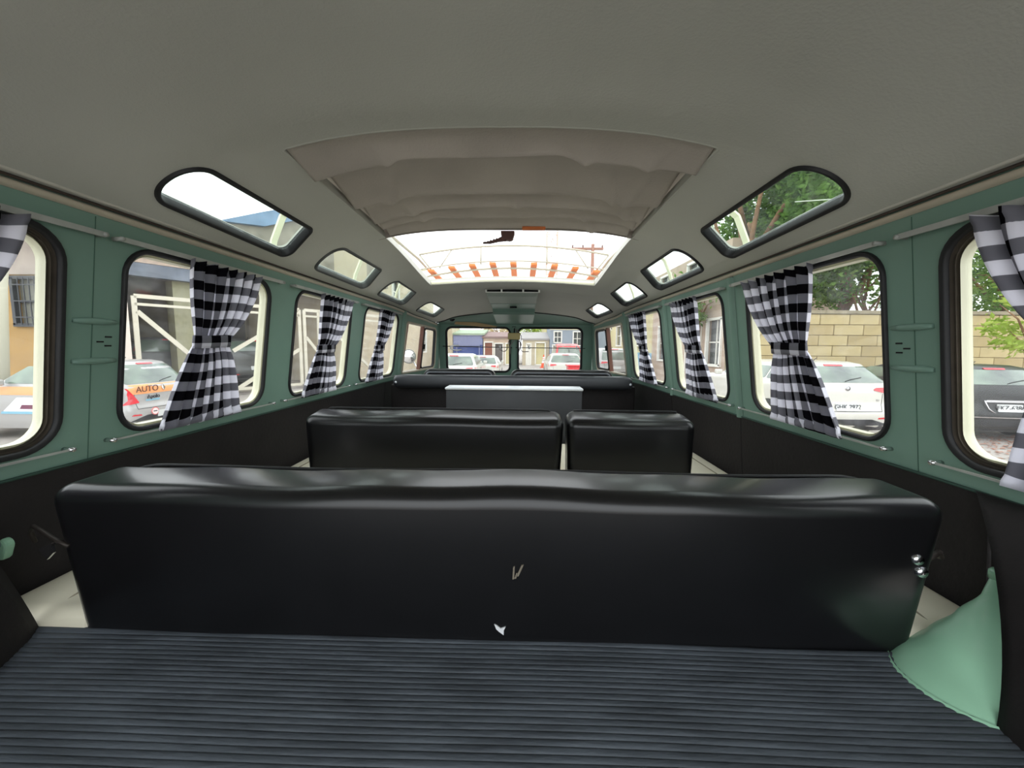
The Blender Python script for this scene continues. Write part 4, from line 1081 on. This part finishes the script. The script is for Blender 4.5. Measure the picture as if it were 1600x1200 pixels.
for z0, z1, m in ((0.05, 0.38, MATS['cone_orange']), (0.38, 0.55, FOAM), (0.55, 0.74, MATS['cone_orange']), (0.74, 0.84, FOAM), (0.84, 1.02, MATS['cone_orange'])):
    MB().lathe([(0.22 * (1 - z0 / 1.2), z0), (0.22 * (1 - z1 / 1.2), z1), (0.0, z1)], 16).build('band', m, co, smooth=False)

# ---------------------------------------------------------------- block wall on the right
BLK = [mat('sandy_block_%s' % n_, c, 0.9, var=0.10, vscale=4, bump=0.5, bscale=18) for n_, c in (('a', (176, 158, 116)), ('b', (168, 150, 110)), ('c', (182, 165, 124)))]
bw = empty('block_wall', 'sandy coloured concrete block wall behind the cars on the right', 'wall', loc=(5.9, 11.0, -1.65))
MB().box((5.8, 0.13, 1.30), (11.58, 0.20, 2.60)).build('mortar_core', mat('mortar', (146, 131, 100), 0.95, bump=0.4), bw)
q = MB().box((5.8, 0.08, 2.66), (11.8, 0.34, 0.10)).build('coping', mat('weathered_coping', (140, 130, 108), 0.9, var=0.3, vscale=3), bw); bevel(q, 0.01)
bms = []
for m in BLK:
    b = MB().box((0, 0, 0), (0.785, 0.10, 0.278)); me = b.data('block', m)
    bb = bmesh.new(); bb.from_mesh(me); bmesh.ops.recalc_face_normals(bb, faces=bb.faces); bmesh.ops.bevel(bb, geom=bb.edges[:], offset=0.008, segments=1, affect='EDGES'); bb.to_mesh(me); bb.free(); bms.append(me)
rnd = random.Random(5)
for r in range(9):
    for c in range(15):
        x = 0.4 + 0.80 * c - (0.4 if r % 2 else 0.0)
        if x > 11.6: continue
        o = link('block', bms[rnd.randrange(3)], bw)
        if x < 0.1: o.scale = (0.49, 1, 1); x = 0.2
        o.location = (x, 0.0 + rnd.uniform(-0.006, 0.006), 0.145 + 0.2895 * r)

# ---------------------------------------------------------------- trees
BARK = mat('tree_bark', (128, 96, 70), 0.9, var=0.3, vscale=6, bump=0.8, bscale=14)
LEAF_D = leaf_mat('dark_leaves', (66, 98, 46), (122, 158, 80))
LEAF_M = leaf_mat('mid_leaves', (84, 120, 56), (146, 178, 92))
LEAF_L = leaf_mat('light_leaves', (150, 176, 74), (196, 214, 112))
def tree(label, loc, r, zc, hz, nclump, nleaf, m, size=0.07, trunk=0.22, lean=(0, 0), seed=1, group='trees beyond the block wall', clear=None):
    t = empty('tree', label, 'tree', group, loc=loc); rn = random.Random(seed)
    top = Vector((lean[0], lean[1], zc)); tk = MB()
    tk.tube([Vector((0, 0, 0)).lerp(top, k / 7) + Vector((0.08 * math.sin(k * 1.7), 0.08 * math.cos(k * 2.1), 0)) for k in range(8)], [trunk * (1 - 0.09 * k) for k in range(8)], 12)
    tips = []
    for k in range(7):
        a = k * 2.4 + seed; h = 0.45 + 0.5 * (k / 7); st_ = top * h; en = top + Vector((r * 0.7 * math.cos(a), r * 0.7 * math.sin(a), hz * rn.uniform(-0.3, 0.7)))
        mid = st_.lerp(en, 0.5) + Vector((0, 0, 0.25)); tk.tube([st_, mid, en], [trunk * 0.45, trunk * 0.28, trunk * 0.1], 8); tips.append(en)
    tk.build('trunk', BARK, t, smooth=True)
    cr = MB()
    for _ in range(nclump):
        a = rn.uniform(0, 2 * PI); el = rn.uniform(-1, 1); rr = rn.uniform(0.45, 1.0) ** 0.5
        c = top + Vector((r * rr * math.cos(a) * math.sqrt(1 - el * el), r * rr * math.sin(a) * math.sqrt(1 - el * el), hz * rr * el))
        cs = rn.uniform(0.22, 0.48) * r / 2.2
        for _ in range(nleaf):
            p = c + Vector((rn.gauss(0, cs), rn.gauss(0, cs), rn.gauss(0, cs * 0.7)))
            d = Vector((rn.gauss(0, 1), rn.gauss(0, 1), rn.gauss(0, 0.6))).normalized(); e = d.cross(Vector((rn.gauss(0, 1), rn.gauss(0, 1), rn.gauss(0, 1)))).normalized()
            if clear is not None and p.x < clear: p.x = clear + abs(p.x - clear) * 0.6
            s = size * rn.uniform(0.6, 1.3); n_ = len(cr.v)
            cr.v += [tuple(p - d * s), tuple(p + e * s * 0.45), tuple(p + d * s), tuple(p - e * s * 0.45)]; cr.f.append((n_, n_ + 1, n_ + 2, n_ + 3))
    o = cr.build('crown', m, t, fix=False); o['kind'] = 'stuff'
    return t
tree('large dark green tree with a thick trunk, seen through the rearmost right skylight', (6.7, 12.6, -1.65), 2.6, 5.6, 2.6, 150, 150, LEAF_D, 0.10, 0.24, (0.6, 0.2), 2, clear=0.72)
tree('broad green tree above the block wall beside the dark trunk tree', (10.6, 13.2, -1.65), 2.9, 6.0, 2.1, 130, 150, LEAF_D, 0.10, 0.20, (0.2, 0), 5)
tree('loose mid green tree over the wall, seen through the rearmost right window', (15.2, 12.8, -1.65), 2.6, 4.4, 1.9, 130, 90, LEAF_M, 0.085, 0.12, (0.1, 0), 8)
tree('low bushy tree just above the wall behind the white hatchback', (10.6, 12.3, -1.65), 1.5, 3.9, 1.0, 42, 80, LEAF_M, 0.075, 0.09, (0, 0), 11)
tree('bright yellow green young tree overhanging in front of the wall on the right', (11.15, 8.5, -1.65), 0.75, 2.25, 0.65, 40, 34, LEAF_L, 0.075, 0.06, (-0.2, 0), 14, group=None)
tree('tall green tree far at the right behind the block wall', (19.0, 13.5, -1.65), 2.6, 4.6, 2.4, 110, 110, LEAF_D, 0.11, 0.2, (0, 0), 17)
tree('slim green tree in front of the pale buildings, seen through the third right window', (6.4, 14.2, -1.65), 0.9, 3.4, 0.9, 34, 70, LEAF_M, 0.08, 0.08, (0, 0), 21, group=None)

# ---------------------------------------------------------------- buildings
def block_house(label, loc, size, wallm, openings=(), roof=None, rz=0.0, group=None, bands=(), name='house', cat='building'):
    """house whose visible front is local -Y; openings: (x0,z0,x1,z1,kind,frame_mat,fill_mat)"""
    t = empty(name, label, cat, group, loc=loc, rz=rz); W, D, H = size
    front = [(0, 0), (W, 0), (W, H), (0, H)]
    holes = [[(a, b), (c, b), (c, d), (a, d)] for a, b, c, d, *_ in openings]
    F = lambda x, z, d=0.0: Vector((x, -d, z))
    sheet('front_wall', front, holes, F, wallm, t, thick=0.25, step=50, smooth=False)
    sh_ = MB()
    sh_.box((0.1, D / 2 + 0.25, H / 2), (0.2, D - 0.002, H)); sh_.box((W - 0.1, D / 2 + 0.25, H / 2), (0.2, D - 0.002, H)); sh_.box((W / 2, D + 0.2, H / 2), (W, 0.2, H)); sh_.box((W / 2, D / 2 + 0.2, H - 0.06), (W - 0.01, D, 0.1))
    sh_.build('shell', wallm, t)
    for a, b, c, d, kind, fm, pm in openings:
        nm = 'door' if kind == 'door' else 'window'
        o = MB(); fw_ = 0.09
        for q0, q1 in (((a, b), (c, b)), ((a, d), (c, d))): o.box(((q0[0] + q1[0]) / 2, -0.02, q0[1]), (c - a + fw_ * 1.2, 0.10, fw_))
        for xx in (a, c): o.box((xx, -0.02, (b + d) / 2), (fw_, 0.10, d - b))
        fo = o.build(nm, fm, t)
        pn = MB().box(((a + c) / 2, 0.14, (b + d) / 2), (c - a, 0.05, d - b)).build('panel' if kind == 'door' else 'pane', pm, fo)
        if kind == 'window':
            m_ = MB().box(((a + c) / 2, 0.09, (b + d) / 2), (0.05, 0.04, d - b)); m_.box(((a + c) / 2, 0.09, (b + d) / 2), (c - a, 0.04, 0.05)); m_.build('muntin', fm, fo)
    for a, b, c, d, m_ in bands:
        MB().box(((a + c) / 2, -0.02, (b + d) / 2), (c - a, 0.05, d - b)).build('wall_band', m_, t)
    if roof:
        rm, ov, rise = roof
        MB().prism([(-ov, -ov, H), (-ov, D + ov, H + rise), (-ov, D + ov, H + rise + 0.15), (-ov, -ov, H + 0.15)], (W + 2 * ov, 0, 0)).build('roof', rm, t)
    return t
WG = mat('white_gloss_frame', (238, 236, 228), 0.5); PG = mat('dark_house_glass', (84, 88, 88), 0.2)
CREAMW = mat('cream_render', (190, 178, 154), 0.9, var=0.08, vscale=1.2, bump=0.2, bscale=10)
PINKW = mat('pinkish_render', (186, 166, 148), 0.9, var=0.10, vscale=1.5, bump=0.2, bscale=10)
YELW = mat('pale_yellow_render', (204, 194, 150), 0.9, var=0.06, vscale=1.2)
BLUEW = mat('blue_grey_render', (140, 150, 162), 0.85, var=0.06)
BLUED = mat('deep_blue_paint', (66, 84, 146), 0.6, var=0.12, vscale=3)
BLUEG = mat('slate_blue_paint', (128, 134, 168), 0.7, var=0.1)
ROOFB = mat('brown_grey_tiles', (132, 108, 104), 0.8, var=0.15, vscale=6)
GREYR = mat('grey_roof_sheet', (150, 146, 144), 0.7, var=0.1)
TANW = mat('ochre_render', (172, 138, 86), 0.9, var=0.12, vscale=1.6, bump=0.2, bscale=12)
CONC = mat('stained_concrete', (146, 139, 127), 0.9, var=0.28, vscale=1.8, bump=0.4, bscale=9)
BRWN = mat('reddish_brown_door', (140, 84, 64), 0.6); GRIL = mat('dark_grille', (92, 84, 80), 0.6)
# left side: ochre wall with a barred window, pale column
oh = block_house('ochre and grey walled house with a barred window on the far left', (-19.0, 10.0, -1.9), (7.4, 0.9, 4.9), TANW,
   openings=[(5.70, 2.35, 6.72, 3.58, 'window', mat('dark_bar_frame', (70, 72, 76), 0.6), mat('dull_pane', (140, 140, 130), 0.4))], bands=[(0, 3.66, 7.38, 4.88, mat('pinkish_grey_concrete', (176, 164, 154), 0.9, var=0.15, vscale=2))])
bars = MB()
for k in range(3): bars.bar((5.70, -0.10, 2.55 + 0.42 * k), (6.72, -0.10, 2.55 + 0.42 * k), 0.03, 0.03)
for k in range(6): bars.bar((5.78 + 0.15 * k, -0.10, 2.35), (5.78 + 0.15 * k, -0.10, 3.58), 0.02, 0.02)
bars.box((6.68, -0.05, 2.96), (0.16, 0.12, 1.36))
bars.build('window_bars', MATS['dark_bar_frame'], oh)
MB().box((3.7, -0.35, 5.0), (8.0, 1.2, 0.35)).build('roof_slab', mat('dark_slab', (112, 108, 104), 0.9, var=0.2), oh)
pc = MB().tube([(-11.75, 8.3, -1.9), (-11.45, 8.3, 1.2), (-10.95, 8.3, 4.2)], 0.17, 16).build('column', mat('pale_yellowish_post', (200, 198, 178), 0.6), smooth=True)
tag(pc, 'tall pale leaning post outside the rearmost left window', 'post')
# garage with the white gate
A = Vector((-11.5, 11.3, -1.9)); dg = Vector((0.515, 0.857, 0)).normalized(); ng = Vector((0.857, -0.515, 0)).normalized()
grz = math.atan2(dg.y, dg.x)
def G(t, z, n_=0.0): return A + dg * t + ng * n_ + Vector((0, 0, z + 1.9))
gt = empty('gate', 'white metal frame gate with diagonal braces in front of the garage', 'gate', loc=(0, 0, 0))
GW = mat('cream_white_gate_paint', (206, 200, 182), 0.45)
def gb(nm, a, b, w=0.10): return MB().bar(G(*a), G(*b), w, 0.06, tuple(ng)).build(nm, GW, gt)
ZT, ZB = 1.40, -1.62
for a_, b_ in ((0.05, 4.95), (5.15, 9.0)):
    gb('top_rail', (a_, ZT), (b_, ZT), 0.12); gb('top_rail', (a_, ZT - 0.24), (b_, ZT - 0.24), 0.08); gb('bottom_rail', (a_, ZB), (b_, ZB), 0.10)
    gb('post', (a_, ZB), (a_, ZT), 0.12); gb('post', (b_, ZB), (b_, ZT), 0.12)
gb('post', (5.75, ZB), (5.75, ZT), 0.12)
gb('brace', (0.1, ZT - 0.45), (2.45, ZB), 0.13); gb('brace', (4.9, ZT - 0.15), (2.55, -0.25), 0.13); gb('brace', (4.9, -0.2), (2.6, ZB), 0.13); gb('brace', (5.2, 0.3), (5.75, -0.4), 0.12)
gb('brace', (5.8, ZT - 0.3), (8.9, ZB), 0.12)
# pale gate post panel at its left end
q = MB().box((0, 0, 0), (0.55, 0.30, 3.4)).build('gate_pillar', mat('pinkish_white_pillar', (224, 212, 200), 0.8)); q.location = G(-0.40, -0.2); q.rotation_euler = (0, 0, grz)
tag(q, 'pale pinkish pillar at the left end of the white gate', 'pillar')
gh = empty('garage', 'concrete garage with a slate grey beam and corrugated roof behind the white gate', 'building', loc=tuple(G(0, -1.9, -0.6)), rz=grz)
MB().box((4.6, 0.0, 4.16), (9.6, 0.3, 0.40)).build('beam', mat('slate_beam', (108, 116, 128), 0.7, var=0.2, vscale=3), gh)
MB().box((4.6, 6.0, 2.2), (9.6, 0.2, 5.2)).build('back_wall', CONC, gh)
MB().box((1.5, 0.45, 2.0), (0.6, 0.6, 4.0)).build('inner_pillar', mat('greenish_grey_pillar', (150, 148, 120), 0.9, var=0.1), gh)
MB().box((-0.15, 3.0, 2.4), (0.2, 6.0, 4.9)).build('side_wall', CONC, gh)
MB().box((4.6, -0.05, 4.55), (9.6, 0.2, 0.36)).build('fascia', mat('pinkish_fascia', (196, 176, 160), 0.8, var=0.12), gh)
cl_ = MB().quadgrid(lambda u, v: (-0.2 + 2.9 * u, -0.16 + 0.015 * math.sin(2 * PI * u * 22), 4.72 + 0.62 * v), 180, 2).build('corrugated_cladding', mat('corrugated_grey', (134, 134, 136), 0.6, var=0.25, vscale=3), gh)
sd = cl_.modifiers.new('thick', 'SOLIDIFY'); sd.thickness = 0.01
co_ = MB().quadgrid(lambda u, v: (-0.3 + 9.8 * u, -0.5 + 6.8 * v, 4.76 + 0.10 * v + 0.03 * math.sin(2 * PI * u * 60)), 360, 2).build('corrugated_roof', mat('corrugated_grey', (134, 134, 136), 0.6, var=0.25, vscale=3), gh)
sd = co_.modifiers.new('thick', 'SOLIDIFY'); sd.thickness = 0.01
MB().box((4.6, 3.0, 0.14), (9.6, 6.0, 0.1)).build('garage_floor', CONC, gh)
for i, (tt, nm) in enumerate(((1.35, 'dark grey van standing behind the left part of the white gate'), (4.0, 'dark grey van standing behind the right part of the white gate'))):
    p = G(tt, -1.70, -1.5)
    car(nm, (p.x, p.y, p.z), math.atan2(-(-ng.x), -ng.y) if False else math.atan2(ng.x, -ng.y), DARKC, H=1.62, lights='pillar', sc_=1.18, rake=0.25, belt=1.15)
us = empty('warehouse', 'grey upper storey with a sloping blue sheet roof rising above the garage', 'building', loc=tuple(G(2.7, 2.98, -0.9)), rz=grz)
pf = [(0, 1.42), (1.5, 2.15), (3.6, 3.1), (7.6, 3.1)]
MB().prism([(0, 0.1, 0)] + [(x, 0.1, z) for x, z in pf] + [(7.6, 0.1, 0)], (0, 5, 0)).build('wall', CONC, us)
for (xa, za), (xb, zb_) in zip(pf, pf[1:]):
    MB().prism([(xa, -0.15, za), (xb, -0.15, zb_), (xb, -0.15, zb_ - 0.55), (xa, -0.15, za - (0.02 if xa == 0 else 0.55))], (0, 5.4, 0)).build('roof_sheet', mat('blue_roof_sheet', (112, 136, 164), 0.5, var=0.15, vscale=3), us)
MB().box((5.4, -0.12, 0.7), (0.14, 0.14, 1.3)).build('drain_pipe', CREAMW, us)
# cream buildings further along the left kerb (front faces the street, +X)
block_house('cream walled building along the left side of the street', (-7.75, 18.0, -1.7), (15.0, 5.0, 6.4), CREAMW, rz=PI / 2 - 0.02 ,
   openings=[(11, 1.2, 12.4, 2.8, 'window', WG, PG), (5.0, 4.3, 6.2, 5.6, 'window', WG, PG)])
# right side
block_house('pale pinkish house along the right side of the street beyond the block wall', (6.75, 20.0, -1.7), (7.2, 2.0, 5.2), PINKW, rz=-PI / 2,
   openings=[(1.0, 1.1, 2.2, 2.7, 'window', WG, PG), (4.2, 0.1, 5.4, 2.6, 'door', WG, BRWN), (5.9, 1.1, 6.9, 2.7, 'window', WG, PG), (1.0, 3.7, 2.2, 5.0, 'window', WG, PG), (4.0, 3.7, 5.2, 5.0, 'window', WG, PG)])
block_house('pale yellow house with a blue lower wall on the right side of the street', (7.0, 30.0, -1.7), (9.6, 5.0, 4.6), YELW, rz=-PI / 2, bands=[(0.02, 0, 9.58, 1.4, mat('sky_blue_band', (128, 176, 206), 0.7))],
   openings=[(1.6, 1.8, 3.0, 3.2, 'window', WG, PG), (6.0, 1.8, 7.4, 3.2, 'window', WG, PG)])
block_house('distant white house behind the block wall, seen through the second right window', (9.8, 18.0, -1.65), (4.6, 5.0, 4.25), PINKW,
   openings=[(0.5, 1.0, 1.5, 2.3, 'window', WG, PG), (2.6, 1.0, 3.6, 2.3, 'window', WG, PG)])
# end of the street
block_house('deep blue garage front with a slate upper band at the end of the street', (-5.95, 34.0, -1.65), (2.60, 4.0, 2.6), BLUED, bands=[(0, 1.75, 2.6, 2.58, BLUEG)], openings=[(0.3, 0.05, 2.3, 1.7, 'door', BLUEG, BLUED)], roof=(mat('greenish_awning', (148, 164, 140), 0.8), 0.15, 0.5))
block_house('cream narrow front left of the blue garage', (-7.6, 33.6, -1.65), (1.62, 4.0, 3.4), CREAMW, openings=[(0.3, 0.05, 1.2, 2.0, 'door', WG, YELW)])
block_house('brown roofed shop front with reddish brown and grille doors', (-3.30, 34.0, -1.65), (2.6, 4.0, 2.35), PINKW, roof=(ROOFB, 0.12, 0.55),
   openings=[(0.10, 0.05, 0.85, 2.0, 'door', WG, BRWN), (1.0, 0.05, 1.75, 1.9, 'door', WG, GRIL), (1.95, 0.05, 2.45, 1.9, 'door', WG, YELW)])
block_house('grey roofed white house with two pale doors at the end of the street', (0.15, 34.0, -1.65), (2.35, 4.0, 2.2), CREAMW, roof=(GREYR, 0.10, 0.7),
   openings=[(0.35, 0.05, 0.75, 1.9, 'door', WG, WG), (1.15, 0.05, 2.0, 2.0, 'door', WG, YELW)])
block_house('blue grey two storey house with white framed windows at the street end', (2.52, 33.6, -1.65), (5.2, 4.0, 3.35), BLUEW,
   openings=[(0.25, 0.05, 0.85, 1.8, 'door', WG, DARK), (0.35, 2.0, 1.0, 2.95, 'window', WG, PG), (2.0, 1.75, 2.75, 2.95, 'window', WG, PG), (1.4, 0.4, 1.8, 1.6, 'window', WG, PG)], bands=[(-0.02, 3.1, 5.2, 3.35, mat('cream_cornice', (232, 220, 190), 0.8))])
block_house('pale yellow apartment block rising behind the blue grey house', (2.2, 40.0, -1.65), (9.0, 5.0, 4.6), YELW,
   openings=[(0.6 + 1.5 * k, 3.4, 1.4 + 1.5 * k, 4.2, 'window', WG, PG) for k in range(5)])
tree('far green tree above the white house at the street end', (0.6, 40.0, -1.65), 1.5, 3.6, 0.9, 30, 60, LEAF_L, 0.14, 0.12, (0, 0), 31, group=None)
tree('far sparse tree above the brown roofed shop front', (-2.6, 41.0, -1.65), 1.6, 3.5, 1.0, 22, 50, leaf_mat('dry_leaves', (170, 150, 110), (214, 200, 160)), 0.14, 0.12, (0, 0), 33, group=None)
# utility pole and lattice mast against the sky
up_o = empty('utility_pole', 'wooden utility pole with a crossarm seen through the open sunroof', 'pole', loc=(3.95, 22.0, -1.65))
WPOLE = mat('weathered_pole', (150, 112, 96), 0.8, var=0.1)
MB().tube([(0, 0, 0), (0, 0, 7.3)], [0.13, 0.09], 10).build('pole', WPOLE, up_o, smooth=True)
MB().box((-0.3, 0, 7.05), (1.75, 0.12, 0.12)).build('crossarm', WPOLE, up_o)
for x in (-1.12, -0.55, 0.0, 0.52): MB().lathe([(0.0, 0), (0.04, 0), (0.05, 0.10), (0.02, 0.16), (0.0, 0.2)], 8, (x, 0, 7.11)).build('insulator', mat('insulator_brown', (120, 92, 84), 0.4), up_o, smooth=True)
for k in range(3):
    p = MB().tube([(3.95 - 1.12 + 0.55 * k + dy * 0.16, 22.0 - dy * 1.1, 5.55 + 0.0035 * dy * dy - 0.02 * dy) for dy in range(0, 18, 2)], 0.009, 5).build('power_line', mat('cable_black', (70, 66, 66), 0.6), up_o)
    p.location = (-3.95, -22.0, 1.65)
mp_ = empty('lattice_mast', 'pale red and white lattice mast in the distance beyond the sunroof', 'mast', loc=(3.4, 45.0, -1.65))
for k in range(12):
    m_ = mat('mast_white', (236, 226, 220), 0.6) if k % 2 else mat('mast_red', (214, 170, 156), 0.6)
    b = MB(); z0, z1 = k * 1.6, (k + 1) * 1.6
    for x in (-0.6, 0.6):
        for y in (-0.6, 0.6): b.bar((x, y, z0), (x, y, z1), 0.10, 0.10, (1, 0, 0))
    for y in (-0.6, 0.6): b.bar((-0.6, y, z0), (0.6, y, z1), 0.07, 0.07); b.bar((-0.6, y, z1), (0.6, y, z1), 0.07, 0.07); b.bar((0.6, y, z0), (-0.6, y, z1), 0.07, 0.07)
    for x in (-0.6, 0.6): b.bar((x, -0.6, z0), (x, 0.6, z0), 0.07, 0.07)
    b.build('mast_section', m_, mp_)
wr = MB().tube([(6.4 + 0.9 * k, 9.5, 3.25 + 0.13 * k + 0.01 * (k - 4) ** 2) for k in range(9)], 0.012, 5).build('overhead_wire', mat('pale_wire', (200, 205, 190), 0.5))
tag(wr, 'pale overhead wire crossing in front of the trees on the right', 'wire')
